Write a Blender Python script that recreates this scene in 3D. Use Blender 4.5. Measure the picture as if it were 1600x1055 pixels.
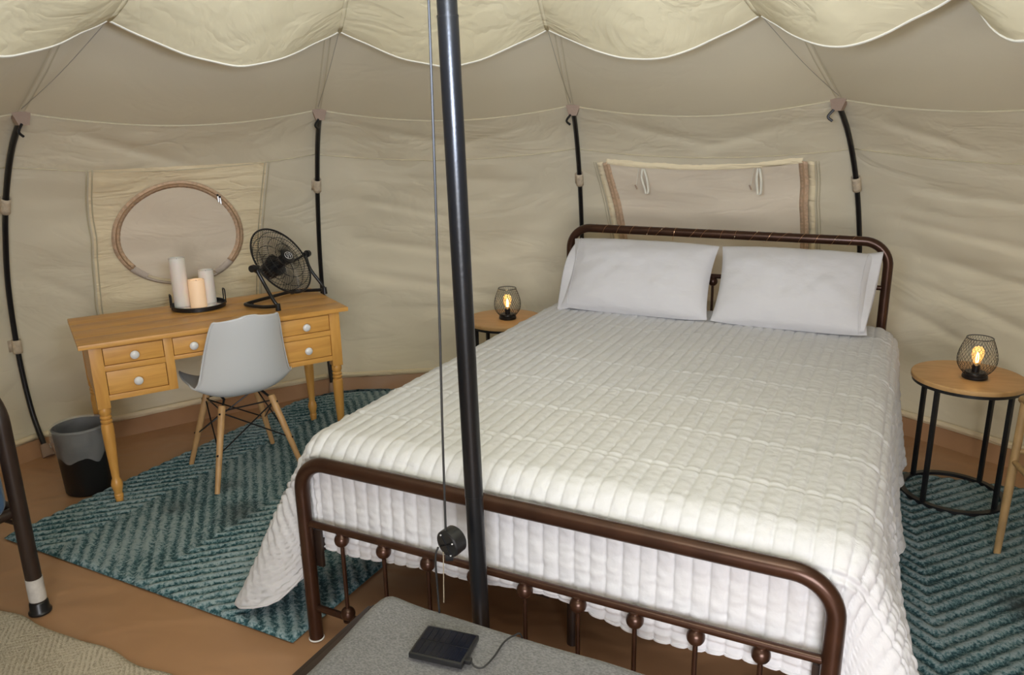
import bpy, bmesh, math, random
import numpy as np
from mathutils import Vector, Matrix, noise

for o_ in list(bpy.data.objects): bpy.data.objects.remove(o_)
S = bpy.context.scene
COL = S.collection
PI = math.pi
rad = math.radians
random.seed(4)

# ------------------------------------------------------------------ camera
F_PX, NADIR, EYE = 1220.0, (878.0, 4862.0), 1.63
n = Vector((NADIR[0]-800.0, NADIR[1]-527.5, F_PX)).normalized()      # straight down, in camera axes (x right, y down, z forward)
fw = Vector((0, 0, 1)); yv = (fw-n*fw.dot(n)).normalized(); up = -n; xv = yv.cross(up)
rows = [xv, yv, up]
cam = bpy.data.cameras.new('camera')
cam.sensor_fit = 'HORIZONTAL'; cam.sensor_width = 36.0; cam.lens = F_PX*36.0/1600.0
cam.clip_start = 0.02; cam.clip_end = 60
camo = bpy.data.objects.new('camera', cam); COL.objects.link(camo)
m3 = Matrix([[r[0], -r[1], -r[2]] for r in rows])
camo.matrix_world = Matrix.Translation((0, 0, EYE)) @ m3.to_4x4()
S.camera = camo

# ------------------------------------------------------------------ world, lights, exposure
w = bpy.data.worlds.new('world'); S.world = w; w.use_nodes = True
w.node_tree.nodes['Background'].inputs[0].default_value = (0.9, 0.95, 1.0, 1)
w.node_tree.nodes['Background'].inputs[1].default_value = 0.3

def area(name, loc, target, sx, sy, power, color):
    l = bpy.data.lights.new(name, 'AREA'); l.shape = 'RECTANGLE'; l.size = sx; l.size_y = sy
    l.energy = power; l.color = color
    o = bpy.data.objects.new(name, l); COL.objects.link(o); o.location = loc
    o.rotation_euler = (Vector(target)-Vector(loc)).to_track_quat('-Z', 'Y').to_euler()
    return o
area('added_rear_light', (-0.1, -2.7, 1.8), (-0.05, 3.0, 0.9), 2.4, 1.9, 180, (0.98, 0.97, 1.0))      # added unseen area light, shining in through the bay left open behind camera
area('bounced_flash', (0.0, 0.75, 1.72), (-0.05, 1.7, 3.2), 0.35, 0.35, 47, (0.65, 0.76, 1.0))        # flash bounced off the canopy
S.view_settings.view_transform = 'Standard'
S.view_settings.look = 'None'
S.view_settings.gamma = 1.0
S.view_settings.use_curve_mapping = False
S.view_settings.exposure = 0.5

# ------------------------------------------------------------------ materials
def mat(name, col, rough=0.6, metal=0.0, noise_amt=0.0, noise_scale=20.0, bump=0.0, bump_scale=60.0,
        stretch=(1, 1, 1), detail=4.0, sheen=0.0, coat=0.0, col2=None, spec=None, bump_dist=0.01, emit=None, emit_s=0, trans=0, alpha=1, coord='Object'):
    m = bpy.data.materials.new(name); m.use_nodes = True
    nt = m.node_tree; b = nt.nodes['Principled BSDF']
    b.inputs['Base Color'].default_value = (*col, 1); b.inputs['Roughness'].default_value = rough
    b.inputs['Metallic'].default_value = metal
    if spec is not None: b.inputs['Specular IOR Level'].default_value = spec
    if sheen: b.inputs['Sheen Weight'].default_value = sheen
    if coat: b.inputs['Coat Weight'].default_value = coat; b.inputs['Coat Roughness'].default_value = 0.15
    if trans: b.inputs['Transmission Weight'].default_value = trans
    if alpha < 1: b.inputs['Alpha'].default_value = alpha
    if emit: b.inputs['Emission Color'].default_value = (*emit, 1); b.inputs['Emission Strength'].default_value = emit_s
    tc = mp = None
    if noise_amt or bump or col2:
        tc = nt.nodes.new('ShaderNodeTexCoord'); mp = nt.nodes.new('ShaderNodeMapping')
        mp.inputs['Scale'].default_value = stretch
        nt.links.new(tc.outputs[coord], mp.inputs['Vector'])
    if noise_amt or col2:
        nz = nt.nodes.new('ShaderNodeTexNoise'); nz.inputs['Scale'].default_value = noise_scale; nz.inputs['Detail'].default_value = detail
        nt.links.new(mp.outputs[0], nz.inputs['Vector'])
        cr = nt.nodes.new('ShaderNodeValToRGB')
        c2 = col2 or tuple(max(0, x*(1-noise_amt)) for x in col)
        cr.color_ramp.elements[0].position = 0.35; cr.color_ramp.elements[0].color = (*c2, 1)
        cr.color_ramp.elements[1].position = 0.65; cr.color_ramp.elements[1].color = (*col, 1)
        nt.links.new(nz.outputs['Fac'], cr.inputs[0]); nt.links.new(cr.outputs[0], b.inputs['Base Color'])
    if bump:
        nb = nt.nodes.new('ShaderNodeTexNoise'); nb.inputs['Scale'].default_value = bump_scale; nb.inputs['Detail'].default_value = 4
        nt.links.new(mp.outputs[0], nb.inputs['Vector'])
        bp = nt.nodes.new('ShaderNodeBump'); bp.inputs['Strength'].default_value = bump; bp.inputs['Distance'].default_value = bump_dist
        nt.links.new(nb.outputs['Fac'], bp.inputs['Height']); nt.links.new(bp.outputs[0], b.inputs['Normal'])
    return m

def canvas_mat(name, col, crease=0.5, vstretch=2.2, scale=2.2, thin=0.0):
    """cotton canvas: flat colour, fine weave and soft creases as relief"""
    m = bpy.data.materials.new(name); m.use_nodes = True
    nt = m.node_tree; N = nt.nodes; L = nt.links; b = N['Principled BSDF']
    b.inputs['Base Color'].default_value = (*col, 1); b.inputs['Roughness'].default_value = 0.75
    b.inputs['Specular IOR Level'].default_value = 0.25
    tc = N.new('ShaderNodeTexCoord'); mp = N.new('ShaderNodeMapping')
    mp.inputs['Rotation'].default_value = (0.25, 0.35, 0.1); mp.inputs['Scale'].default_value = (1, 1, vstretch)
    L.new(tc.outputs['Object'], mp.inputs[0])
    a = N.new('ShaderNodeTexNoise'); a.inputs['Scale'].default_value = scale; a.inputs['Detail'].default_value = 3.5; a.inputs['Roughness'].default_value = 0.55; a.inputs['Distortion'].default_value = 0.9
    L.new(mp.outputs[0], a.inputs['Vector'])
    # ridged: |n-.5| gives thin sharp creases
    s = N.new('ShaderNodeMath'); s.operation = 'SUBTRACT'; s.inputs[1].default_value = 0.5; L.new(a.outputs['Fac'], s.inputs[0])
    ab = N.new('ShaderNodeMath'); ab.operation = 'ABSOLUTE'; L.new(s.outputs[0], ab.inputs[0])
    mn = N.new('ShaderNodeMath'); mn.operation = 'MINIMUM'; mn.inputs[1].default_value = 0.09; L.new(ab.outputs[0], mn.inputs[0])
    a2 = N.new('ShaderNodeTexNoise'); a2.inputs['Scale'].default_value = scale*2.6; a2.inputs['Detail'].default_value = 2.0
    L.new(mp.outputs[0], a2.inputs['Vector'])
    sc2 = N.new('ShaderNodeMath'); sc2.operation = 'MULTIPLY'; sc2.inputs[1].default_value = 0.22; L.new(a2.outputs['Fac'], sc2.inputs[0])
    ad = N.new('ShaderNodeMath'); ad.operation = 'ADD'; L.new(mn.outputs[0], ad.inputs[0]); L.new(sc2.outputs[0], ad.inputs[1])
    bp = N.new('ShaderNodeBump'); bp.inputs['Strength'].default_value = crease; bp.inputs['Distance'].default_value = 0.05
    L.new(ad.outputs[0], bp.inputs['Height']); L.new(bp.outputs[0], b.inputs['Normal'])
    return m

M = {}
M['canvas'] = canvas_mat('canvas', (0.75, 0.665, 0.48), 0.5)
M['canvas_low'] = canvas_mat('canvas_low', (0.77, 0.69, 0.51), 0.6, 2.2, 1.5)
M['roof'] = canvas_mat('roof_canvas', (0.72, 0.635, 0.45), 0.25, 1.0, 1.6)
M['liner'] = canvas_mat('liner_cotton', (0.72, 0.635, 0.415), 0.6, 1.0, 3.2)
M['window_cream'] = canvas_mat('window_cream', (0.92, 0.785, 0.52), 0.6, 4.5, 2.6)
M['pane_pink'] = canvas_mat('pane_pink', (0.87, 0.755, 0.585), 0.3, 3.0, 2.0)
M['zip_brown'] = mat('zip_brown', (0.76, 0.53, 0.34), 0.75, noise_amt=0.25, noise_scale=60, bump=0.3, bump_scale=200)
M['zip_teeth'] = mat('zip_teeth', (0.56, 0.37, 0.22), 0.6)
M['binding_pale'] = mat('binding_pale', (0.66, 0.56, 0.46), 0.75, bump=0.3, bump_scale=120)
M['seam'] = mat('seam_thread', (0.6, 0.52, 0.34), 0.75, bump=0.2, bump_scale=150)
M['hem_white'] = mat('hem_white', (0.76, 0.72, 0.6), 0.7)
M['webbing'] = mat('webbing', (0.68, 0.56, 0.4), 0.75, noise_amt=0.2, noise_scale=60, bump=0.3, bump_scale=200)
M['clip_brown'] = mat('clip_brown', (0.36, 0.255, 0.185), 0.7, bump=0.2, bump_scale=100)
M['black_steel'] = mat('black_steel', (0.008, 0.008, 0.009), 0.35)
M['pole_black'] = mat('pole_black', (0.007, 0.0075, 0.009), 0.3, 0.0, spec=0.45, bump=0.04, bump_scale=90)
M['cord'] = mat('cord_black', (0.02, 0.02, 0.02), 0.5)
M['string'] = mat('string', (0.45, 0.4, 0.3), 0.8)
M['ground'] = None
M['oak'] = M['oak_dark'] = None
M['porcelain'] = mat('porcelain', (0.8, 0.79, 0.76), 0.18, coat=0.4)
M['dark_gap'] = mat('dark_gap', (0.05, 0.025, 0.01), 0.8)
M['chair_plastic'] = mat('chair_plastic', (0.68, 0.69, 0.69), 0.38, bump=0.03, bump_scale=300)
M['beech'] = mat('beech', (0.56, 0.33, 0.14), 0.45, noise_amt=0.22, noise_scale=9, stretch=(6, 6, 0.8))
M['bed_metal'] = mat('bed_metal', (0.07, 0.031, 0.018), 0.33, 0.6, noise_amt=0.25, noise_scale=14, coat=0.15)
M['quilt'] = mat('quilt', (0.63, 0.63, 0.64), 0.8, sheen=0.1, bump=0.35, bump_scale=55, bump_dist=0.006)
M['pillow'] = mat('pillowcase', (0.6, 0.585, 0.59), 0.75, sheen=0.1, bump=0.5, bump_scale=6, bump_dist=0.02, stretch=(1, 1, 2))
M['mattress'] = mat('mattress', (0.7, 0.68, 0.64), 0.8)
M['grey_blanket'] = mat('grey_blanket', (0.215, 0.212, 0.21), 0.95, sheen=0.1, col2=(0.12, 0.118, 0.117), noise_scale=170, detail=5, stretch=(1, 1.6, 1), bump=0.4, bump_scale=260, bump_dist=0.004)
M['solar_frame'] = mat('solar_frame', (0.012, 0.012, 0.013), 0.35)
M['solar_cell'] = mat('solar_cell', (0.007, 0.009, 0.018), 0.2, noise_amt=0.3, noise_scale=30)
M['cell_line'] = mat('cell_line', (0.05, 0.05, 0.06), 0.35, 0.4)
M['brass_chain'] = mat('brass_chain', (0.5, 0.43, 0.3), 0.35, 0.8)
M['wax'] = mat('wax', (0.83, 0.76, 0.69), 0.5)
M['wax'].node_tree.nodes['Principled BSDF'].inputs['Subsurface Weight'].default_value = 0.25
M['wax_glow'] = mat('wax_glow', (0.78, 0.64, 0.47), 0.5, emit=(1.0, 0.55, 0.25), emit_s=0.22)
M['mirror'] = mat('tray_mirror', (0.75, 0.74, 0.7), 0.12, 0.9)
M['fan_black'] = mat('fan_black', (0.01, 0.01, 0.011), 0.3)
M['blade'] = mat('smoky_blade', (0.03, 0.03, 0.03), 0.3, alpha=0.3)
M['badge_silver'] = mat('badge_silver', (0.7, 0.7, 0.7), 0.3, 0.5)
M['bin_black'] = mat('bin_black', (0.009, 0.0075, 0.007), 0.45)
M['bag'] = mat('bin_bag', (0.8, 0.8, 0.78), 0.2, alpha=0.22, bump=0.9, bump_scale=30, bump_dist=0.012)
M['bulb_glass'] = mat('bulb_glass', (1.0, 0.72, 0.35), 0.05, alpha=0.22)
M['filament'] = mat('filament', (1, 0.7, 0.3), 0.5, emit=(1.0, 0.55, 0.16), emit_s=14)
M['copper'] = mat('copper_wire', (0.75, 0.42, 0.22), 0.3, 0.9)
M['led'] = mat('led_bead', (0.9, 0.8, 0.6), 0.2)
M['blue_cloth'] = mat('blue_cloth', (0.025, 0.085, 0.19), 0.85, sheen=0.2, bump=0.4, bump_scale=18, bump_dist=0.02)
M['dark_brown_steel'] = mat('dark_brown_steel', (0.03, 0.017, 0.012), 0.4, noise_amt=0.2, noise_scale=20)
M['tape'] = mat('white_tape', (0.62, 0.59, 0.55), 0.7, noise_amt=0.2, noise_scale=30, bump=0.3, bump_scale=60)
M['rattan'] = mat('pale_wood', (0.43, 0.27, 0.115), 0.5, noise_amt=0.3, noise_scale=12, stretch=(3, 3, 1))
M['white_cap'] = mat('white_cap', (0.75, 0.73, 0.7), 0.5)

def wood(name, light, dark, rough, scale, stretch):
    m = bpy.data.materials.new(name); m.use_nodes = True; nt = m.node_tree; N = nt.nodes; L = nt.links; b = N['Principled BSDF']
    b.inputs['Roughness'].default_value = rough; b.inputs['Coat Weight'].default_value = 0.2; b.inputs['Coat Roughness'].default_value = 0.3
    tc = N.new('ShaderNodeTexCoord'); mp = N.new('ShaderNodeMapping'); mp.inputs['Scale'].default_value = stretch; L.new(tc.outputs['Object'], mp.inputs[0])
    a = N.new('ShaderNodeTexNoise'); a.inputs['Scale'].default_value = scale; a.inputs['Detail'].default_value = 6; a.inputs['Distortion'].default_value = 1.2; L.new(mp.outputs[0], a.inputs[0])
    cr = N.new('ShaderNodeValToRGB'); cr.color_ramp.elements[0].position = 0.3; cr.color_ramp.elements[0].color = (*dark, 1); cr.color_ramp.elements[1].position = 0.7; cr.color_ramp.elements[1].color = (*light, 1)
    L.new(a.outputs['Fac'], cr.inputs[0]); L.new(cr.outputs[0], b.inputs['Base Color'])
    bp = N.new('ShaderNodeBump'); bp.inputs['Strength'].default_value = 0.08; bp.inputs['Distance'].default_value = 0.004; L.new(a.outputs['Fac'], bp.inputs['Height']); L.new(bp.outputs[0], b.inputs['Normal'])
    return m
M['oak'] = wood('golden_oak', (0.76, 0.4, 0.095), (0.62, 0.3, 0.065), 0.42, 4.0, (1.0, 6.0, 9.0))
M['oak_leg'] = wood('golden_oak_leg', (0.72, 0.38, 0.09), (0.6, 0.285, 0.06), 0.4, 4.0, (8.0, 8.0, 1.0))
M['mango'] = wood('mango_wood', (0.6, 0.36, 0.15), (0.48, 0.27, 0.1), 0.5, 3.0, (1.5, 8.0, 4.0))

def ground_mat():
    m = bpy.data.materials.new('groundsheet'); m.use_nodes = True; nt = m.node_tree; N = nt.nodes; L = nt.links; b = N['Principled BSDF']
    b.inputs['Roughness'].default_value = 0.36
    tc = N.new('ShaderNodeTexCoord'); mp = N.new('ShaderNodeMapping'); mp.inputs['Scale'].default_value = (1, 1.3, 1); mp.inputs['Rotation'].default_value = (0, 0, 0.5); L.new(tc.outputs['Object'], mp.inputs[0])
    a = N.new('ShaderNodeTexNoise'); a.inputs['Scale'].default_value = 1.5; a.inputs['Detail'].default_value = 5; L.new(mp.outputs[0], a.inputs[0])
    cr = N.new('ShaderNodeValToRGB'); cr.color_ramp.elements[0].position = 0.3; cr.color_ramp.elements[0].color = (0.37, 0.2, 0.1, 1); cr.color_ramp.elements[1].position = 0.7; cr.color_ramp.elements[1].color = (0.42, 0.235, 0.12, 1)
    L.new(a.outputs['Fac'], cr.inputs[0]); L.new(cr.outputs[0], b.inputs['Base Color'])
    v = N.new('ShaderNodeTexNoise'); v.inputs['Scale'].default_value = 3.2; v.inputs['Detail'].default_value = 2; v.inputs['Distortion'].default_value = 0.4; L.new(mp.outputs[0], v.inputs[0])
    bp = N.new('ShaderNodeBump'); bp.inputs['Strength'].default_value = 0.5; bp.inputs['Distance'].default_value = 0.04; L.new(v.outputs['Fac'], bp.inputs['Height']); L.new(bp.outputs[0], b.inputs['Normal'])
    return m
M['ground'] = ground_mat()

def rug_mat(name, light, mid, dark, scale=80, stains=()):
    m = bpy.data.materials.new(name); m.use_nodes = True; nt = m.node_tree; N = nt.nodes; L = nt.links; b = N['Principled BSDF']
    b.inputs['Roughness'].default_value = 0.95; b.inputs['Specular IOR Level'].default_value = 0.1; b.inputs['Sheen Weight'].default_value = 0.1
    tc = N.new('ShaderNodeTexCoord')
    a = N.new('ShaderNodeTexNoise'); a.inputs['Scale'].default_value = scale; a.inputs['Detail'].default_value = 3; a.inputs['Roughness'].default_value = 0.7; L.new(tc.outputs['Object'], a.inputs[0])
    at = N.new('ShaderNodeAttribute'); at.attribute_name = 'groove'           # 1 on the raised ribs, 0 in the carved grooves
    k = N.new('ShaderNodeMath'); k.operation = 'MULTIPLY_ADD'; k.inputs[1].default_value = 0.2; k.inputs[2].default_value = -0.09; L.new(at.outputs['Fac'], k.inputs[0])
    ad = N.new('ShaderNodeMath'); ad.operation = 'ADD'; L.new(a.outputs['Fac'], ad.inputs[0]); L.new(k.outputs[0], ad.inputs[1])
    big = N.new('ShaderNodeTexNoise'); big.inputs['Scale'].default_value = 2.6; big.inputs['Detail'].default_value = 3; L.new(tc.outputs['Object'], big.inputs[0])
    k2 = N.new('ShaderNodeMath'); k2.operation = 'MULTIPLY_ADD'; k2.inputs[1].default_value = 0.4; k2.inputs[2].default_value = -0.2; L.new(big.outputs['Fac'], k2.inputs[0])
    ad2 = N.new('ShaderNodeMath'); ad2.operation = 'ADD'; L.new(ad.outputs[0], ad2.inputs[0]); L.new(k2.outputs[0], ad2.inputs[1])
    cr = N.new('ShaderNodeValToRGB'); e = cr.color_ramp.elements
    e[0].position = 0.36; e[0].color = (*dark, 1); e[1].position = 0.62; e[1].color = (*light, 1); x = e.new(0.46); x.color = (*mid, 1)
    L.new(ad2.outputs[0], cr.inputs[0])
    # old spill marks: grey-brown blotches with a shape of their own
    last = cr.outputs[0]
    for (sx, sy, sr) in stains:
        d = N.new('ShaderNodeVectorMath'); d.operation = 'DISTANCE'; d.inputs[1].default_value = (sx, sy, 0.01); L.new(tc.outputs['Object'], d.inputs[0])
        wob = N.new('ShaderNodeMath'); wob.operation = 'MULTIPLY_ADD'; wob.inputs[1].default_value = 0.35; L.new(big.outputs['Fac'], wob.inputs[0]); L.new(d.outputs['Value'], wob.inputs[2])
        mr = N.new('ShaderNodeMapRange'); mr.inputs[1].default_value = 0.14; mr.inputs[2].default_value = 0.17+sr; mr.inputs[3].default_value = 0.75; mr.inputs[4].default_value = 0.0; L.new(wob.outputs[0], mr.inputs[0])
        mx = N.new('ShaderNodeMixRGB'); mx.inputs[2].default_value = (0.035, 0.04, 0.038, 1); L.new(mr.outputs[0], mx.inputs[0]); L.new(last, mx.inputs[1]); last = mx.outputs[0]
    L.new(last, b.inputs['Base Color'])
    bp = N.new('ShaderNodeBump'); bp.inputs['Strength'].default_value = 0.7; bp.inputs['Distance'].default_value = 0.006; L.new(a.outputs['Fac'], bp.inputs['Height']); L.new(bp.outputs[0], b.inputs['Normal'])
    return m
M['rug_teal'] = rug_mat('rug_teal', (0.235, 0.285, 0.275), (0.055, 0.125, 0.13), (0.012, 0.042, 0.05))
M['rug_cream'] = rug_mat('rug_cream', (0.6, 0.525, 0.4), (0.46, 0.4, 0.295), (0.32, 0.265, 0.185), 210)
M['rug_edge'] = mat('rug_edge', (0.2, 0.25, 0.24), 0.95, bump=0.5, bump_scale=120)

# ------------------------------------------------------------------ mesh helpers
def link(o, parent=None):
    COL.objects.link(o)
    if parent is not None: o.parent = parent
    return o
def tag(o, label=None, cat=None, group=None, kind=None):
    if label: o['label'] = label
    if cat: o['category'] = cat
    if group: o['group'] = group
    if kind: o['kind'] = kind
    return o
def empty(name, loc=(0, 0, 0), rz=0.0, parent=None):
    o = bpy.data.objects.new(name, None); o.empty_display_size = 0.05
    o.location = loc; o.rotation_euler = (0, 0, rz); return link(o, parent)
class MB:
    def __init__(s): s.v = []; s.f = []
    def add(s, vs, fs):
        k = len(s.v); s.v.extend([tuple(p) for p in vs]); s.f.extend([tuple(i+k for i in q) for q in fs]); return s
    def box(s, lo, hi, bev=0.0):
        bm = bmesh.new(); bmesh.ops.create_cube(bm, size=1)
        for v_ in bm.verts: v_.co = Vector([(lo[i]+hi[i])/2+v_.co[i]*(hi[i]-lo[i]) for i in range(3)])
        if bev: bmesh.ops.bevel(bm, geom=list(bm.edges), offset=bev, segments=2, affect='EDGES', profile=0.6)
        bm.verts.index_update(); s.add([v_.co[:] for v_ in bm.verts], [[v_.index for v_ in f_.verts] for f_ in bm.faces]); bm.free(); return s
    def tube(s, pts, r, seg=10, closed=False, caps=True):
        pts = [Vector(p) for p in pts]; N = len(pts); rs = r if hasattr(r, '__len__') else [r]*N
        tang = []
        for i in range(N):
            a = pts[(i-1) % N] if (closed or i > 0) else pts[i]; b = pts[(i+1) % N] if (closed or i < N-1) else pts[i]
            tang.append((b-a).normalized())
        t0 = tang[0]; ref = Vector((0, 0, 1)) if abs(t0.z) < 0.9 else Vector((1, 0, 0))
        nn = (ref-t0*ref.dot(t0)).normalized(); vs = []
        for i in range(N):
            t = tang[i]; nn = (nn-t*nn.dot(t)).normalized(); bb = t.cross(nn)
            for j in range(seg):
                a = 2*PI*j/seg; vs.append(pts[i]+(nn*math.cos(a)+bb*math.sin(a))*rs[i])
        fs = []
        for i in range(N if closed else N-1):
            for j in range(seg):
                i2 = (i+1) % N; fs.append((i*seg+j, i*seg+(j+1) % seg, i2*seg+(j+1) % seg, i2*seg+j))
        if caps and not closed: fs.append(tuple(reversed(range(seg)))); fs.append(tuple(range((N-1)*seg, N*seg)))
        return s.add(vs, fs)
    def lathe(s, prof, seg=24, c=(0, 0, 0), caps=True):
        vs = []; N = len(prof)
        for (r, z) in prof:
            for j in range(seg): a = 2*PI*j/seg; vs.append((c[0]+r*math.cos(a), c[1]+r*math.sin(a), c[2]+z))
        fs = [(i*seg+j, i*seg+(j+1) % seg, (i+1)*seg+(j+1) % seg, (i+1)*seg+j) for i in range(N-1) for j in range(seg)]
        if caps: fs.append(tuple(reversed(range(seg)))); fs.append(tuple(range((N-1)*seg, N*seg)))
        return s.add(vs, fs)
    def ball(s, c, r, seg=14, rings=8, sq=1.0):
        prof = [(max(1e-4, r*math.sin(PI*i/rings)), -r*sq*math.cos(PI*i/rings)) for i in range(rings+1)]
        return s.lathe(prof, seg, c)
    def grid(s, P, nu, nv):
        vs = [P(i/(nu-1), j/(nv-1)) for j in range(nv) for i in range(nu)]
        return s.add(vs, [(j*nu+i, j*nu+i+1, (j+1)*nu+i+1, (j+1)*nu+i) for j in range(nv-1) for i in range(nu-1)])
    def xf(s, mtx):
        s.v = [tuple(mtx @ Vector(p)) for p in s.v]; return s
    def build(s, name, m, parent=None, smooth=0.7, solid=0.0):
        me = bpy.data.meshes.new(name); me.from_pydata(s.v, [], s.f); me.update()
        if smooth:
            me.polygons.foreach_set('use_smooth', [True]*len(me.polygons)); me.set_sharp_from_angle(angle=smooth)
        me.materials.append(m)
        o = bpy.data.objects.new(name, me); link(o, parent)
        if solid:
            md = o.modifiers.new('thickness', 'SOLIDIFY'); md.thickness = solid; md.offset = 0
        return o
def arc(c, r, a0, a1, n_, e1, e2):
    c = Vector(c); e1 = Vector(e1); e2 = Vector(e2)
    return [c+e1*r*math.cos(a0+(a1-a0)*i/(n_-1))+e2*r*math.sin(a0+(a1-a0)*i/(n_-1)) for i in range(n_)]
def spline(pts, n_=8):
    pts = [Vector(p) for p in pts]; out = []
    for i in range(len(pts)-1):
        p0 = pts[max(0, i-1)]; p1 = pts[i]; p2 = pts[i+1]; p3 = pts[min(len(pts)-1, i+2)]
        for k in range(n_):
            t = k/n_
            out.append(0.5*((2*p1)+(p2-p0)*t+(2*p0-5*p1+4*p2-p3)*t*t+(3*p1-p0-3*p2+p3)*t**3))
    out.append(pts[-1]); return out
def copy_tree(o, parent=None):
    c = o.copy(); link(c, parent)
    for ch in list(o.children): copy_tree(ch, c)
    return c

# ================================================================== THE TENT
CX, CY = -0.12, 1.78
AZ0 = 19.7                                    # azimuth of one pole; the others follow every 30 degrees
PROF = spline([(2.98, 0, 0), (3.10, 0, 0.2), (3.14, 0, 0.5), (3.10, 0, 0.85), (3.0, 0, 1.12), (2.88, 0, 1.33), (2.7, 0, 1.54), (2.49, 0, 1.69)], 10)
PZ = np.array([p.z for p in PROF]); PR = np.array([p.x for p in PROF])
EAVE = 1.69; RIM = 0.08; SEAM = 1.455
def prof_r(z): return float(np.interp(z, PZ, PR))
def phi_of(az): return (az-AZ0) % 30.0-15.0
def poly(az, k=0.85):
    return 1-k+k*math.cos(rad(15))/math.cos(rad(phi_of(az)))
def sag(az, zp): return 0.065*(max(0, zp)/EAVE)**2*(1-(phi_of(az)/15.0)**2)
CREASES = [(48, 0.95, 22, 0.72, 0.03, 0.016), (47, 0.80, 24, 0.42, 0.03, 0.018), (48, 1.12, 30, 1.0, 0.025, 0.013), (42, 0.92, 22, 0.98, 0.025, 0.013), (48, 0.66, 30, 0.25, 0.03, 0.016), (46, 1.3, 24, 1.2, 0.025, 0.012),
           (48, 1.62, 36, 1.48, 0.025, 0.014), (106, 0.72, 86, 0.48, 0.035, 0.016), (107, 0.95, 90, 0.8, 0.03, 0.013), (104, 0.5, 84, 0.42, 0.03, 0.012), (108, 1.22, 92, 1.05, 0.03, 0.012), (104, 1.35, 84, 1.3, 0.025, 0.010),
           (138.5, 1.66, 122, 1.46, 0.025, 0.018), (138, 0.9, 132, 0.7, 0.03, 0.012), (138, 0.55, 118, 0.3, 0.035, 0.013), (77, 1.64, 62, 1.52, 0.025, 0.014), (52, 1.64, 66, 1.5, 0.025, 0.013), (107, 1.64, 92, 1.54, 0.02, 0.012), (82, 1.64, 96, 1.52, 0.02, 0.012)]
def fold(az, z):
    x = az*0.055
    d = noise.fractal(Vector((x*1.6+z*1.1, z*3.4-x*0.8, 3.1)), 1.0, 2.0, 3)
    edge = min(1.0, (15-abs(phi_of(az)))/4.0)*min(1.0, max(0.0, z-0.02)/0.1)
    c = 0.0
    for (a0, z0, a1, z1, w_, h_) in CREASES:
        t = (az-a0)/(a1-a0)
        if 0 < t < 1: c += h_*math.exp(-((z-(z0+(z1-z0)*t**1.3))/w_)**2)*math.sin(PI*t)**0.7
    return (0.022*d+c)*edge
def wallp(az, zp, off=0.0):
    """point of the tent wall; zp is the height the cloth would have at a pole, off moves it towards the middle"""
    r = (prof_r(zp)+0.03)*poly(az)+fold(az, zp)-off
    a = rad(az)
    return Vector((CX+r*math.cos(a), CY+r*math.sin(a), zp-sag(az, zp)))
def walla(az, z, off=0.0):
    zp = z
    for _ in range(4): zp = z+sag(az, zp)
    return wallp(az, zp, off)
def wall_strip(name, m, parent, path, width, off, nrm='h'):
    """a tape sewn on the wall along path [(az, z)], width in metres"""
    pts = [walla(a, z, off) for a, z in path]; mb = MB(); vs = []
    for i, p in enumerate(pts):
        t = (pts[min(i+1, len(pts)-1)]-pts[max(i-1, 0)]).normalized()
        rr = Vector((CX-p.x, CY-p.y, 0)).normalized()
        sd = t.cross(rr).normalized()*width/2
        vs += [p-sd, p+sd]
    mb.add(vs, [(2*i, 2*i+1, 2*i+3, 2*i+2) for i in range(len(pts)-1)])
    return mb.build(name, m, parent, solid=0.002)

# floor
fl = MB()
NA, NR = 144, 26
def floor_pt(az, t):
    r = t*(prof_r(0)+0.03)*poly(az)
    zz = 0.0 if t > 0.985 else -0.004+0.004*noise.noise(Vector((r*math.cos(rad(az))*2.5, r*math.sin(rad(az))*2.5, 0)))
    return (CX+r*math.cos(rad(az)), CY+r*math.sin(rad(az)), zz)
vs = [(CX, CY, -0.002)]; fs = []
for k in range(1, NR+1):
    for j in range(NA): vs.append(floor_pt(AZ0+j*360/NA, k/NR))
for j in range(NA): fs.append((0, 1+j, 1+(j+1) % NA))
for k in range(NR-1):
    for j in range(NA): fs.append((1+k*NA+j, 1+(k+1)*NA+j, 1+(k+1)*NA+(j+1) % NA, 1+k*NA+(j+1) % NA))
floor = fl.add(vs, fs).build('floor', M['ground'])
tag(floor, 'brown groundsheet floor with soft wrinkles', kind='structure')
rim = MB()
nz_ = 5
vs = []
for i in range(nz_):
    for j in range(NA):
        az = AZ0+j*360/NA; p = wallp(az, RIM*i/(nz_-1), 0.006+0.004*noise.noise(Vector((az*0.7, i*0.8, 0)))); vs.append(p)
rim.add(vs, [(i*NA+j, i*NA+(j+1) % NA, (i+1)*NA+(j+1) % NA, (i+1)*NA+j) for i in range(nz_-1) for j in range(NA)])
rim.build('groundsheet_rim', M['ground'], floor)
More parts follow.
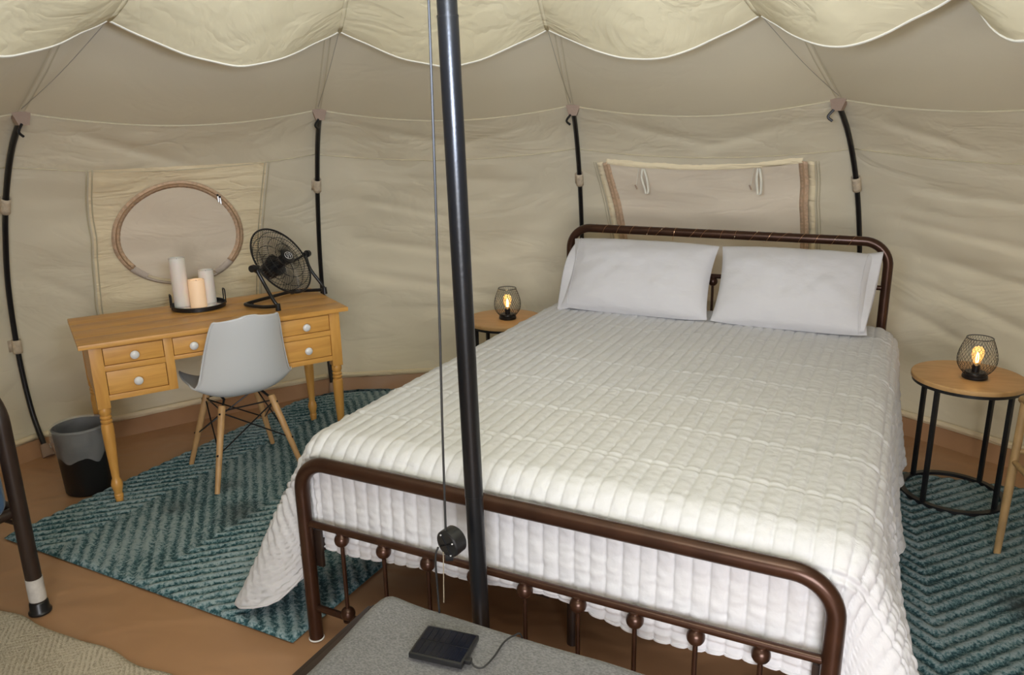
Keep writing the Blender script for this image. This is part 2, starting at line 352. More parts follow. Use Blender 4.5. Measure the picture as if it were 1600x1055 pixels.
# cream tape where the groundsheet meets the wall, one length for each bay
wall = empty('wall_round', (0, 0, 0)); tag(wall, 'round cream canvas tent wall with curved sides', kind='structure')
ceiling = empty('ceiling', (0, 0, 0)); tag(ceiling, 'cream canvas tent roof rising to the middle', kind='structure')
for b_ in range(12):
    a0 = AZ0+30*b_
    front = 20 < (a0 % 360) < 170 or (a0 % 360) < 20
    na = 81 if front else 13
    open_bay = b_ == 8                            # no wall here: bay left open for the added light behind the camera
    lo = None if open_bay else MB().grid(lambda s, t: wallp(a0+30*s, t*SEAM), na, 97 if front else 20).build('wall_panel', M['canvas_low'], wall, smooth=1.2)
    hi = None if open_bay else MB().grid(lambda s, t: wallp(a0+30*s, SEAM+t*(EAVE-SEAM), 0.001), na, 20).build('upper_wall_panel', M['canvas'], wall, smooth=1.2)
    def roofp(az, t):
        rr = [(2.52, EAVE), (2.2, 1.84), (1.8, 2.06), (1.2, 2.45), (0.6, 2.95), (0.04, 3.45)]
        x = t*5; i = min(4, int(x)); f = x-i
        r = rr[i][0]*(1-f)+rr[i+1][0]*f; z = rr[i][1]*(1-f)+rr[i+1][1]*f
        rr_ = r*poly(az); z -= 0.065*(1-(phi_of(az)/15)**2)*(1-t)
        if abs(phi_of(az)) > 14.99: pass
        return (CX+rr_*math.cos(rad(az)), CY+rr_*math.sin(rad(az)), z)
    e_ = 1e-4
    MB().grid(lambda s, t: roofp(a0+e_+(30-2*e_)*s, t), 21, 26).build('roof_panel', M['roof'], ceiling, smooth=1.2)
    if not front: continue
    for zz, wd in ((EAVE-0.004, 0.009), (SEAM, 0.006)):
        pth = [(a0+0.01+29.98*i/40) for i in range(41)]
        pts = [wallp(a, zz, 0.005) for a in pth]; vs = []
        for i, p in enumerate(pts): vs += [p+Vector((0, 0, -wd/2)), p+Vector((0, 0, wd/2))]
        MB().add(vs, [(2*i, 2*i+1, 2*i+3, 2*i+2) for i in range(40)]).build('seam_tape', M['seam'], wall, solid=0.003)
    pts = [wallp(a0+0.01+29.98*i/40, RIM, 0.012) for i in range(41)]; vs = []
    for p in pts: vs += [p+Vector((0, 0, -0.004)), p+Vector((0, 0, 0.03))]
    MB().add(vs, [(2*i, 2*i+1, 2*i+3, 2*i+2) for i in range(40)]).build('base_tape', M['window_cream'], wall, solid=0.002)
    # roof seam above the pole: two stitched lines
    for da in (-0.012, 0.012):
        pp = [Vector(roofp(a0+1e-4, t/30)) for t in range(31)]
        sd = Vector((-math.sin(rad(a0)), math.cos(rad(a0)), 0))
        vs = []
        for p in pp: q = p+sd*da+Vector((0, 0, -0.006)); vs += [q-sd*0.003, q+sd*0.003]
        MB().add(vs, [(2*i, 2*i+1, 2*i+3, 2*i+2) for i in range(30)]).build('roof_seam', M['seam'], ceiling)

# inner canopy with scalloped edge
liner = empty('canopy_liner', (CX, CY, 2.9)); tag(liner, 'pale yellow inner canopy with scalloped lower edge under the roof', 'canopy')
LR = 1.59; LZ = 1.968
LBASE = Vector((CX, CY, 2.9))
def linerp(ph, t, a0, span=30.0, drop=0.135, c=0.0):
    """t 0 at the mast, 1 at the scalloped hem; ph -1..1 across one gore"""
    pq = (ph-c)/(1-c) if ph > c else (ph-c)/(1+c)
    k = 1-abs(pq)**1.65; h = span/2
    rr = 0.05+(LR-0.05)*t
    zc = 2.95-(2.95-LZ)*(1-(1-t)**1.25)-drop*k*t**5-0.05*k*t*(1-t)*2
    ch = math.cos(rad(15))/math.cos(rad(15*ph)); r = rr*(0.15+0.85*ch)-0.02*k*t**6
    w_ = 0.008*noise.noise(Vector((ph*3+a0, t*9, a0)))*t*min(1, (1-abs(ph))*4)
    az = rad(a0+h+h*ph)
    return Vector((CX+r*math.cos(az), CY+r*math.sin(az), zc+w_))-LBASE
for b_ in range(12):
    a0 = AZ0+30*b_
    kw = {}
    if b_ == 0: kw = dict(span=25.5)
    if b_ == 11: kw = dict(span=34.5, drop=0.17, c=0.5)
    if b_ == 0: a0 += 4.5
    MB().grid(lambda s, t: linerp(-1+2*s, t, a0, **kw), 31, 44).build('canopy_gore', M['liner'], liner, smooth=1.2)
    pts = [linerp(-1+2*i/40, 1.0, a0, **kw) for i in range(41)]
    MB().tube([p+Vector((0, 0, 0.002)) for p in pts], 0.0055, 6).build('hem_tape', M['hem_white'], liner)
    if 15 < a0 % 360 < 145:
        pp = [linerp(-1, t/24, a0)+Vector((0, 0, -0.005)) for t in range(8, 25)]
        sd = Vector((-math.sin(rad(a0)), math.cos(rad(a0)), 0)); vs = []
        for p in pp: vs += [p-sd*0.008, p+sd*0.008]
        MB().add(vs, [(2*i, 2*i+1, 2*i+3, 2*i+2) for i in range(16)]).build('gore_seam', M['liner'], liner, solid=0.002)
        tip = linerp(-1, 1, a0); end = Vector((CX+2.5*math.cos(rad(a0)), CY+2.5*math.sin(rad(a0)), 1.70))-LBASE
        mid = (tip+end)/2+Vector((0, 0, -0.012))
        MB().tube(spline([tip, mid, end], 6), 0.0016, 5).build('tie_cord', M['string'], liner)

# curved wall poles
POLE_LABELS = {4: 'curved black tent pole at the far left, beside the waste bin',
               3: 'curved black tent pole behind the desk fan',
               2: 'curved black tent pole behind the left end of the headboard',
               1: 'curved black tent pole behind the right end of the headboard'}
for k, dz in ((4, 0.0), (3, -0.15), (2, -0.25), (1, 0.1)):
    az = AZ0+30*k+dz; a = rad(az); base = Vector((CX+2.98*math.cos(a), CY+2.98*math.sin(a), 0))
    root = empty('tent_pole', base); tag(root, POLE_LABELS[k], 'tent pole', 'curved poles of the tent wall')
    er = Vector((math.cos(a), math.sin(a), 0)); et = Vector((-math.sin(a), math.cos(a), 0)); ez = Vector((0, 0, 1))
    def pp(z, dr=0.0): return er*(prof_r(z)-0.012-2.98+dr)+ez*z
    zs = [0.02+1.63*i/36 for i in range(37)]
    MB().tube([pp(z) for z in zs], 0.013, 12).build('rod', M['black_steel'], root)
    # pocket of brown webbing that holds the top end
    c0 = pp(1.66)
    vs = [c0+et*x*sx+ez*z_+er*y for (x, z_, y) in ((0.038, 0.03, 0.03), (0.038, 0.03, -0.015), (0.02, -0.025, -0.028), (0.02, -0.025, 0.012)) for sx in (-1, 1)]
    MB().add(vs, [(0, 1, 3, 2), (2, 3, 5, 4), (4, 5, 7, 6), (6, 7, 1, 0), (0, 2, 4, 6), (1, 7, 5, 3)]).build('end_pocket', M['clip_brown'], root)
    MB().tube(spline([c0+ez*-0.02-er*0.03+et*0.01, c0+ez*-0.05-er*0.04+et*0.03, c0+ez*-0.07-er*0.03+et*0.012], 5), 0.006, 6).build('hook', M['black_steel'], root)
    for z in (1.28, 0.56):
        q = [pp(z-0.035+0.07*i/4) for i in range(5)]
        MB().tube(q, [0.0205, 0.0195, 0.02, 0.0195, 0.0205], 12, caps=False).build('webbing_loop', M['webbing'], root, solid=0.002)
        vs = [pp(z-0.03)-et*0.05*0+er*0.02, pp(z+0.03)+er*0.02, pp(z+0.03)+er*0.03+et*0.03, pp(z-0.03)+er*0.03+et*0.03]
        MB().add(vs, [(0, 1, 2, 3)]).build('loop_tab', M['webbing'], root, solid=0.002)
    MB().tube([pp(0.0), pp(0.055)], [0.03, 0.021], 10).build('foot_pocket', M['clip_brown'], root)

# window 1: round screen window behind the desk
w1 = empty('window_1', walla(124.5, 1.05, 0)); tag(w1, 'round zipped window with brown binding in the tent wall behind the desk', kind='structure')
w1b = w1.location.copy()
def loc_build(mb, name, m, parent, base, **k):
    mb.v = [tuple(Vector(p)-base) for p in mb.v]; return mb.build(name, m, parent, **k)
def lerp_pts(pts, t):
    x = t*(len(pts)-1); i = min(len(pts)-2, int(x)); f = x-i
    return (pts[i][0]*(1-f)+pts[i+1][0]*f, pts[i][1]*(1-f)+pts[i+1][1]*f)
PL = [(132.2, 0.45), (132.35, 0.7), (132.4, 1.08), (133.1, 1.425)]; PRt = [(116.8, 0.45), (116.6, 0.6), (115.8, 1.07), (115.2, 1.425)]
def panelp(s, t, off):
    a_, z_ = lerp_pts(PL, t); b2, z2 = lerp_pts(PRt, t); return walla(a_*(1-s)+b2*s, (z_*(1-s)+z2*s), off)
def puck(s, t): return 0.006*noise.noise(Vector((s*3, t*26, 0)))*(abs(s-0.5)*2)**1.5
loc_build(MB().grid(lambda s, t: panelp(s, t, 0.006+puck(s, t)), 50, 90), 'window_panel', M['window_cream'], w1, w1b, smooth=1.2)
for side in (PL, PRt):
    for d_ in (-0.25, 0.25):
        ob = wall_strip('stitch_line', M['seam'], None, [(lerp_pts(side, t/30)[0]+d_, lerp_pts(side, t/30)[1]) for t in range(31)], 0.006, 0.013)
        ob.data.transform(Matrix.Translation(-w1b)); ob.parent = w1
OC = (124.3, 1.06)
def ovalp(th, k, off):
    a_ = 6.55; b2 = 0.292
    zz = OC[1]+b2*k*math.sin(th)+(0.035 if math.cos(th) < 0 else -0.035)*k*abs(math.cos(th))*0.6
    return walla(OC[0]-a_*k*math.cos(th)*(1-0.05*math.sin(th)), zz, off)
# pane
mb = MB(); vs = [ovalp(0, 0, 0.02)]
for i in range(1, 13):
    for j in range(64): vs.append(ovalp(2*PI*j/64, 0.9*i/12, 0.02))
fs = [(0, 1+j, 1+(j+1) % 64) for j in range(64)]+[(1+i*64+j, 1+(i+1)*64+j, 1+(i+1)*64+(j+1) % 64, 1+i*64+(j+1) % 64) for i in range(11) for j in range(64)]
loc_build(mb.add(vs, fs), 'window_screen', M['pane_pink'], w1, w1b, smooth=1.2)
def ring(th0, th1, k0, k1, off, name, m):
    n_ = 90; mb = MB(); vs = []
    for i in range(n_+1):
        th = th0+(th1-th0)*i/n_
        wv = 0.012*math.sin(th*60)*0.2
        vs += [ovalp(th, k0+wv, off), ovalp(th, (k0+k1)/2, off+0.006), ovalp(th, k1, off)]
    mb.add(vs, [q for i in range(n_) for q in ((3*i, 3*i+1, 3*i+4, 3*i+3), (3*i+1, 3*i+2, 3*i+5, 3*i+4))])
    return loc_build(mb, name, m, w1, w1b, solid=0.002)
ring(rad(-38), rad(222), 0.875, 0.995, 0.022, 'zip_binding', M['zip_brown'])
ring(rad(-38), rad(222), 0.93, 0.945, 0.030, 'zip_teeth', M['zip_teeth'])
ring(rad(222), rad(238), 0.88, 1.0, 0.021, 'pale_binding', M['binding_pale'])
ring(rad(302), rad(322), 0.88, 1.0, 0.021, 'pale_binding', M['binding_pale'])
ring(rad(238), rad(302), 0.95, 1.0, 0.021, 'pale_piping', M['binding_pale'])
for q in (rad(50), rad(47)):
    p = ovalp(q, 0.93, 0.04)-w1b
    mb = MB().tube([p, p+Vector((0.004, -0.004, -0.03))], 0.004, 8).build('zip_pull', M['badge_silver'], w1)
    MB().ball(p+Vector((0, 0, 0.006)), 0.006).build('zip_slider', M['black_steel'], w1)

# window 2: square screen window behind the headboard
w2 = empty('window_2', walla(65, 1.1, 0)); tag(w2, 'wide zipped window with brown zips and two tie loops behind the headboard', kind='structure')
w2b = w2.location.copy()
L2 = [(73.4, 0.55), (74.5, 0.88), (75.2, 1.12), (76.2, 1.378)]; R2 = [(55.2, 0.55), (55.1, 0.9), (54.95, 1.155), (54.6, 1.392)]
def p2(s, t, off):
    a_, z_ = lerp_pts(L2, t); b2, z2 = lerp_pts(R2, t)
    return walla(a_*(1-s)+b2*s, z_*(1-s)+z2*s-0.045*t*(1-(2*s-1)**2)*0.8, off)
loc_build(MB().grid(lambda s, t: p2(s, t, 0.01), 50, 40), 'window_screen', M['pane_pink'], w2, w2b, smooth=1.2)
def topband(s, t):
    q = p2(s, 1.0, 0.016+0.004*noise.noise(Vector((s*40+t*6, t*3, 1)))); return q+Vector((0, 0, (t-0.1)*0.078))
loc_build(MB().grid(topband, 120, 5), 'gathered_binding', M['window_cream'], w2, w2b, smooth=1.2, solid=0.002)
for side, sgn in ((L2, 1), (R2, -1)):
    for nm, d_, wd, off, mt in (('zip_tape', 0, 0.044, 0.016, M['zip_brown']), ('zip_teeth', 0, 0.008, 0.02, M['zip_teeth']), ('gathered_edge', sgn*0.75, 0.034, 0.014, M['window_cream']),
                                ('stitch_line', sgn*1.5, 0.004, 0.013, M['seam']), ('stitch_line', sgn*1.25, 0.004, 0.013, M['seam'])):
        ob = wall_strip(nm, mt, None, [(lerp_pts(side, t/40)[0]+d_, lerp_pts(side, t/40)[1]) for t in range(41)], wd, off)
        ob.data.transform(Matrix.Translation(-w2b)); ob.parent = w2
for s_, lean in ((0.205, -0.018), (0.80, -0.006)):
    p = p2(s_, 0.985, 0.03)-w2b
    inn = Vector((CX-p.x-w2b.x, CY-p.y-w2b.y, 0)).normalized(); sd = Vector((-inn.y, inn.x, 0))*-1
    path = [p-sd*0.0, p+Vector((0, 0, -0.06))+sd*(lean*0.5-0.012)+inn*0.014, p+Vector((0, 0, -0.125))+sd*(lean-0.012)+inn*0.02,
            p+Vector((0, 0, -0.135))+sd*(lean)+inn*0.022, p+Vector((0, 0, -0.115))+sd*(lean+0.006)+inn*0.014, p+Vector((0, 0, -0.05))+sd*0.010+inn*0.008, p+sd*0.008]
    sp = spline(path, 6); vs = []
    for q in sp: vs += [q-sd*0.006-inn*0.0, q+sd*0.006+inn*0.006]
    MB().add(vs, [(2*i, 2*i+1, 2*i+3, 2*i+2) for i in range(len(sp)-1)]).build('tie_loop', M['hem_white'], w2, solid=0.002)
    tg = p+sd*0.04+Vector((0, 0, -0.1))+inn*0.012
    MB().tube([tg-Vector((0, 0, 0.012))-sd*0.006, tg+Vector((0, 0, 0.012))+sd*0.006], 0.004, 8).build('toggle', M['clip_brown'], w2)
    MB().tube([p+sd*0.03, tg], 0.0015, 5).build('toggle_cord', M['hem_white'], w2)

# ================================================================== RUGS
def make_rug(name, label, cat, corner, wd, ld, Wd, Ln, m, thick, stripes=True, wav=0.0, clampr=True, period=0.062, zone=0.5, na=150, nl=200, shift=0.0, amp=0.0085):
    corner = Vector(corner); wd = Vector(wd).normalized(); ld = Vector(ld).normalized()
    me = bpy.data.meshes.new(name); vs = []; gr = []
    for j in range(nl):
        for i in range(na):
            a_ = Wd*i/(na-1); b2 = Ln*j/(nl-1)
            h = 1.0
            if stripes:
                zz = ((a_+shift)/zone) % 2.0; tri = abs(zz-1.0)*zone
                ph = (b2+tri*1.0)/period*2*PI+0.9*noise.noise(Vector((a_*22, b2*22, 0)))
                h = 0.5+0.5*max(-1, min(1, 1.8*math.sin(ph)))
            e_ = min(i, na-1-i)/(na-1)*Wd; f_ = min(j, nl-1-j)/(nl-1)*Ln
            ed = min(1.0, min(e_, f_)/0.012)
            h *= ed
            p = corner+wd*a_+ld*b2
            if wav: p = p-ld*wav*noise.noise(Vector((a_*5, 0, 2)))*(1 if j < 3 else 0.5)
            z = 0.002+(thick-amp)*ed+amp*h+0.0015*noise.noise(Vector((p.x*40, p.y*40, 0)))*ed
            if clampr:
                q = Vector((p.x-CX, p.y-CY)); r = q.length; az = math.degrees(math.atan2(q.y, q.x)); lim = (2.98)*poly(az)-0.05
                if r > lim: q = q*(lim/r*1.0); z += min(0.02, (r-lim)*0.05); p = Vector((CX+q.x, CY+q.y, 0))
            vs.append((p.x-corner.x, p.y-corner.y, z)); gr.append(h)
    fs = [(j*na+i, j*na+i+1, (j+1)*na+i+1, (j+1)*na+i) for j in range(nl-1) for i in range(na-1)]
    # underside edge so that the rug has thickness
    me.from_pydata(vs, [], fs); me.update()
    at = me.attributes.new('groove', 'FLOAT', 'POINT'); at.data.foreach_set('value', gr)
    me.polygons.foreach_set('use_smooth', [True]*len(me.polygons)); me.materials.append(m)
    o = bpy.data.objects.new(name, me); o.location = (corner.x, corner.y, 0); link(o); tag(o, label, cat)
    return o
make_rug('area_rug', 'teal chevron rug under the desk and chair', 'rug', (-2.105, 2.877, 0), (0.89, -0.455, 0), (0.455, 0.89, 0), 1.545, 2.3, rug_mat('rug_teal_left', (0.29, 0.37, 0.385), (0.09, 0.175, 0.19), (0.017, 0.06, 0.072), 80, [(0.93, 0.16, 0.13), (0.62, 0.2, 0.1), (0.78, 0.42, 0.1)]), 0.016, shift=0.2, na=190, nl=260)
make_rug('area_rug', 'teal chevron rug beneath the round table on the right of the bed', 'rug', (1.44, 3.475, 0), (0.928, -0.371, 0), (-0.371, -0.928, 0), 1.7, 2.3, rug_mat('rug_teal_right', (0.22, 0.28, 0.29), (0.065, 0.135, 0.148), (0.014, 0.045, 0.055), 80, [(0.28, -1.2, 0.1), (0.2, -1.42, 0.07)]), 0.016, shift=0.1, na=190, nl=240)
make_rug('woven_mat', 'cream woven mat on the floor in the near left corner', 'rug', (-2.35, 2.63, 0), (0.907, -0.42, 0), (-0.42, -0.907, 0), 1.9, 1.3, M['rug_cream'], 0.008, wav=0.03, period=0.021, zone=0.09, amp=0.004, na=330, nl=200)

# ================================================================== MAST, PENDANT LAMP CORD
mast = empty('centre_pole', (-0.088, 1.772, 0)); tag(mast, 'thick black centre pole standing in front of the bed', 'tent pole')
lean = Vector((-0.020, 0.010, 1.0))
MB().tube([Vector((0, 0, 0)), lean*0.72], 0.0226, 24).build('lower_section', M['pole_black'], mast)
MB().tube([lean*0.72, lean*1.84], 0.0232, 24).build('middle_section', M['pole_black'], mast)
MB().tube([lean*1.842, lean*3.44], 0.0222, 24).build('upper_section', M['pole_black'], mast)
for z in (0.72, 1.841): MB().tube([lean*(z-0.002), lean*(z+0.002)], 0.0236, 24).build('joint_ring', M['black_steel'], mast)
MB().lathe([(0.07, 0), (0.07, 0.006), (0.03, 0.012), (0.026, 0.03)], 24).build('base_plate', M['black_steel'], mast)

pend = empty('pendant_switch', (-0.163, 1.715, 0.625)); tag(pend, 'round black solar lamp puck hanging on a long cord beside the centre pole', 'lamp')
top = Vector((0.006, 0, 1.9))
MB().tube(spline([(-0.008, 0, 0.03), (-0.005, 0.0, 0.3), (0.0, 0, 0.62), (0.006, 0, 1.25), top], 10), 0.0028, 6).build('hanging_cord', M['cord'], pend)
ax = Vector((-0.62, -0.72, -0.1)).normalized()
T_ = ax.to_track_quat('Z', 'Y').to_matrix().to_4x4()
body = MB().lathe([(0.001, -0.028), (0.031, -0.028), (0.035, -0.024), (0.036, 0.0), (0.0355, 0.008), (0.032, 0.011), (0.001, 0.011)], 28).xf(T_).build('puck', M['solar_frame'], pend)
for ang in (0.5, 0.5+PI/2):
    d1 = Vector((math.cos(ang), math.sin(ang), 0))
    MB().tube([d1*-0.03+Vector((0, 0, 0.0125)), d1*0.03+Vector((0, 0, 0.0125))], 0.0024, 6).xf(T_).build('cross_rib', M['pole_black'], pend)
    for s_ in (-1, 1): MB().ball(d1*0.028*s_+Vector((0, 0, 0.0135)), 0.0026, 8, 6).xf(T_).build('screw', M['badge_silver'], pend)
ex = ax.cross(Vector((0, 0, 1))).normalized()
MB().box((-0.012, -0.006, -0.048), (0.008, 0.006, -0.03), 0.002).build('socket', M['solar_frame'], pend)
ch0 = Vector((-0.015, -0.012, -0.02))
mb = MB()
for i in range(46): mb.ball(ch0+Vector((-0.0001*i, 0, -0.0031*i)), 0.00165, 6, 4)
mb.build('pull_chain', M['brass_chain'], pend)
MB().tube(spline([(-0.026, -0.02, 0.0), (-0.034, -0.02, -0.03), (-0.034, -0.01, -0.12), (-0.03, 0.0, -0.28), (-0.02, 0.03, -0.45), (-0.01, 0.06, -0.615)], 8), 0.0026, 6).build('lead_cable', M['cord'], pend)

# ================================================================== BED
BO = Vector((-0.658, 2.202, 0)); TH = -0.467; BW = 1.537; BL = 2.177; ZF = 0.633; ZL = 0.422; ZH = 1.066
bed = empty('bed_frame', BO, TH); tag(bed, 'bronze brown tubular metal bed frame with rounded headboard and footboard', 'bed')
def hoop(v, zt, R):
    return [Vector((0, v, 0.0)), Vector((0, v, zt*0.3)), Vector((0, v, zt*0.6))]+arc((R, v, zt-R), R, PI, PI/2, 12, (1, 0, 0), (0, 0, 1))+[Vector((BW*0.3, v, zt)), Vector((BW*0.7, v, zt))]+arc((BW-R, v, zt-R), R, PI/2, 0, 12, (1, 0, 0), (0, 0, 1))+[Vector((BW, v, zt*0.6)), Vector((BW, v, zt*0.3)), Vector((BW, v, 0.0))]
MB().tube(hoop(0, ZF, 0.10), 0.0228, 20).build('footboard_tube', M['bed_metal'], bed)
MB().tube(hoop(BL, ZH, 0.11), 0.0215, 20).build('headboard_tube', M['bed_metal'], bed)
def rail(v, z, r=0.0115, name='crossbar'): return MB().tube([(0.015, v, z), (BW-0.015, v, z)], r, 14).build(name, M['bed_metal'], bed)
rail(0, ZL); rail(0, 0.118); rail(BL, 0.858); rail(BL, 0.3)
def spindle(u, v, z0, z1):
    root = MB().tube([(u, v, z0), (u, v, z1)], 0.0066, 10).build('spindle', M['bed_metal'], bed)
    for zc, s_ in ((z1-0.024, 1), (z0+0.022, -1)):
        prof = [(0.004, -0.0265), (0.0105, -0.024), (0.0175, -0.0185), (0.022, -0.011), (0.0232, -0.003), (0.022, 0.005), (0.0175, 0.0125), (0.0125, 0.016), (0.012, 0.0175), (0.0165, 0.020), (0.0165, 0.024), (0.01, 0.027)]
        if s_ < 0: prof = [(r, -z) for r, z in reversed(prof)]
        MB().lathe(prof, 18, (u, v, zc)).build('spindle_ball', M['bed_metal'], root)
for i in range(9): spindle(0.14+0.1555*i, 0, 0.108, ZL-0.002)
for i in range(9): spindle(0.14+0.1555*i, BL, 0.29, 0.858)
for u_ in (0.0, BW):
    sg = 1 if u_ == 0 else -1
    MB().box((min(u_, u_+sg*0.035), 0.03, 0.31), (max(u_, u_+sg*0.035), BL-0.03, 0.355), 0.002).build('side_rail', M['dark_brown_steel'], bed)
    for v_ in (0.0, BL):
        s2 = 1 if v_ == 0 else -1
        MB().box((min(u_+sg*0.012, u_+sg*0.04), min(v_+s2*0.018, v_+s2*0.03), 0.26), (max(u_+sg*0.012, u_+sg*0.04), max(v_+s2*0.018, v_+s2*0.03), 0.39), 0.002).build('rail_bracket', M['dark_brown_steel'], bed)
        MB().lathe([(0.0255, 0.0), (0.0255, 0.002), (0.0225, 0.004)], 20, (u_, v_, 0)).build('foot_cap', M['white_cap'], bed)
    for zz in (0.30, 0.335):
        MB().tube([(u_-sg*0.022, 0.0, zz), (u_-sg*0.028, 0.0, zz)], 0.006, 8).build('bolt', M['black_steel'], bed)
for k in range(9): MB().box((0.03, 0.12+0.23*k, 0.345), (BW-0.03, 0.18+0.23*k, 0.36), 0.002).build('slat', M['dark_brown_steel'], bed)
MB().box((BW/2-0.02, 0.1, 0.31), (BW/2+0.02, BL-0.1, 0.345), 0.002).build('centre_rail', M['dark_brown_steel'], bed)
for v_ in (0.33, 1.1, 1.85): MB().tube([(BW/2, v_, 0.0), (BW/2, v_, 0.32)], 0.018, 12).build('centre_leg', M['dark_brown_steel'], bed)
def bedpt(u_, v_, z_):
    return Matrix.Translation(BO) @ Matrix.Rotation(TH, 4, 'Z') @ Vector((u_, v_, z_))

mt = empty('mattress', bedpt(BW/2, BL/2, 0.362), TH); tag(mt, 'white mattress between the bed frame and the quilted bedspread', 'mattress')
MB().box((-BW/2+0.03, -BL/2+0.075, 0), (BW/2-0.03, BL/2-0.04, 0.29), 0.04).build('mattress_body', M['mattress'], mt)

# quilt: a top sheet and a skirt that rounds the edge and hangs; quilted in lengthwise channels with cross seams
CH = 1.48/33; XS = 0.268
def channel(s, t):
    x_ = abs((((s-0.035)/CH)+0.5) % 1.0-0.5)*CH                  # distance to the nearest stitched line
    h = 0.0036*(1-math.exp(-x_/0.0035))+0.0022*math.sin(PI*min(1, x_/CH))
    x = ((t-0.285)/XS) % 1.0; d = min(x, 1-x)*XS
    h2 = min(1.0, d/0.012)
    return h*(0.25+0.75*h2)+0.0022*math.exp(-((d-0.012)/0.006)**2)+0.0016*noise.noise(Vector((s*45, t*45, 0.3)))+0.0016*noise.noise(Vector((s*18, t*60, 2.3)))-0.0015
QU0, QU1, QV0, QV1, QZ, QR = 0.035, 1.515, 0.14, 2.10, 0.690, 0.10
def qtop(s, t):
    x = (s-QU0)/(QU1-QU0)
    zz = QZ+0.010*math.sin(PI*x)*1.0-0.004*(1-min(1, (t-QV0)/0.5))**2+0.007*noise.noise(Vector((s*2.2, t*2.2, 5)))*min(1, 6*x, 6*(1-x))
    return zz
def smooth01(x): x = max(0.0, min(1.0, x)); return x*x*(3-2*x)
qv, qf = [], []
NU_, NV_ = 331, 295
for j in range(NV_):
    for i in range(NU_):
        s = QU0+(QU1-QU0)*i/(NU_-1); t = QV0+(QV1-QV0)*j/(NV_-1)
        qv.append((s, t, qtop(s, t)+channel(s, t)))
qf += [(j*NU_+i, j*NU_+i+1, (j+1)*NU_+i+1, (j+1)*NU_+i) for j in range(NV_-1) for i in range(NU_-1)]
# perimeter of the skirt: list of (corner/edge start point, outward normal, drop length, flare, wave amplitude, arc coordinate)
per = []
def add_per(u_, v_, nx, ny, D, fl_, wa, q): per.append((u_, v_, nx, ny, D, fl_, wa, q))
NSD = NV_-1
for i in range(NSD+1):                                   # left side, head to foot
    v_ = QV1-(QV1-QV0)*i/NSD; k = smooth01((0.75-v_)/0.6); k2 = smooth01((0.4-v_)/0.3)
    add_per(QU0, v_, -1, 0, 0.58+0.09*k, rad(4+14*k+10*k2), 0.018, v_)
NC = 60
for i in range(1, NC):                                   # near-left corner
    f = i/NC; th = PI+f*PI/2; k = (1-f)
    D = 0.67+0.11*math.sin(min(1, f/0.33)*PI/2)
    flare = rad(28)
    if f > 0.33:
        g_ = smooth01((f-0.33)/0.5); D = 0.78*(1-g_)+0.42*g_; flare = rad(28)*(1-g_)**1.5
    # the cloth beyond the post folds back beside it, so that it never runs in front of the footboard
    th_eff = PI+min(f, 0.33)/0.33*rad(20) if f < 0.33 else PI+rad(20)+(f-0.33)/0.67*rad(70)
    add_per(QU0, QV0, math.cos(th_eff), math.sin(th_eff), D, flare, 0.0, -f)
NF = NU_-1
for i in range(NF+1):                                    # foot, left to right, hanging inside the footboard
    u_ = QU0+(QU1-QU0)*i/NF
    hem = 0.016*math.sin(u_*6.0+0.6)+0.007*math.sin(u_*13)
    add_per(u_, QV0, 0, -1, 0.405+hem, 0.0, 0.0, u_)
for i in range(1, NC):                                   # near-right corner
    f = 1-i/NC
    D = 0.66+0.12*math.sin(min(1, f/0.33)*PI/2); flare = rad(21)
    if f > 0.33:
        g_ = smooth01((f-0.33)/0.5); D = 0.78*(1-g_)+0.42*g_; flare = rad(21)*(1-g_)**1.5
    ang = min(f, 0.33)/0.33*rad(22) if f < 0.33 else rad(22)+(f-0.33)/0.67*rad(68)
    add_per(QU1, QV0, math.cos(-ang), math.sin(-ang), D, flare, 0.0, -f)
for i in range(NSD+1):                                   # right side, foot to head
    v_ = QV0+(QV1-QV0)*i/NSD; k = smooth01((0.7-v_)/0.55)
    add_per(QU1, v_, 1, 0, 0.62+0.04*k, rad(6+15*k), 0.032, v_)
ND = 120
base_i = len(qv)
cut = QR*PI/2
for (u_, v_, nx, ny, D, fl_, wa, q) in per:
    for k in range(ND):
        d = D*k/(ND-1)
        cs, ct = u_+nx*d, v_+ny*d                        # cloth coordinates for the quilting lines
        cut = QR*(PI/2-fl_)
        if d < cut:
            a_ = d/QR; out = QR*math.sin(a_); dn = QR*(1-math.cos(a_)); ox, oz = math.sin(a_), math.cos(a_)
        else:
            e_ = d-cut
            out = QR*math.cos(fl_)+e_*math.sin(fl_); dn = QR*(1-math.sin(fl_))+e_*math.cos(fl_); ox, oz = math.cos(fl_), math.sin(fl_)
            if wa: out += wa*(e_/0.45)**1.2*(math.sin(q*10.5+1.2)+0.45*math.sin(q*23+0.4))
            out += 0.012*noise.noise(Vector((cs*4, ct*4, 9)))*min(1, e_/0.1)*(0.4 if (nx == 0) else 1)
        h = channel(cs, ct)*(1+(1.4 if nx < 0 else 0.6 if nx else 0.4)*smooth01(d/0.16))
        out += h*ox; up_ = h*oz
        zt = qtop(u_, v_)
        zz = zt-dn+up_
        if zz < 0.03: out += (0.03-zz)*0.7; zz = 0.03+0.0015*math.sin(q*40)
        qv.append((u_+nx*out, v_+ny*out, zz))
npz = len(per)
qf += [(base_i+i*ND+k, base_i+(i+1)*ND+k, base_i+(i+1)*ND+k+1, base_i+i*ND+k+1) for i in range(npz-1) for k in range(ND-1)]
mq = MB(); mq.add(qv, qf)
bmq = bmesh.new(); vv_ = [bmq.verts.new(p) for p in mq.v]
for q_ in mq.f:
    try: bmq.faces.new([vv_[i] for i in q_])
    except ValueError: pass
bmesh.ops.remove_doubles(bmq, verts=list(bmq.verts), dist=0.0002)
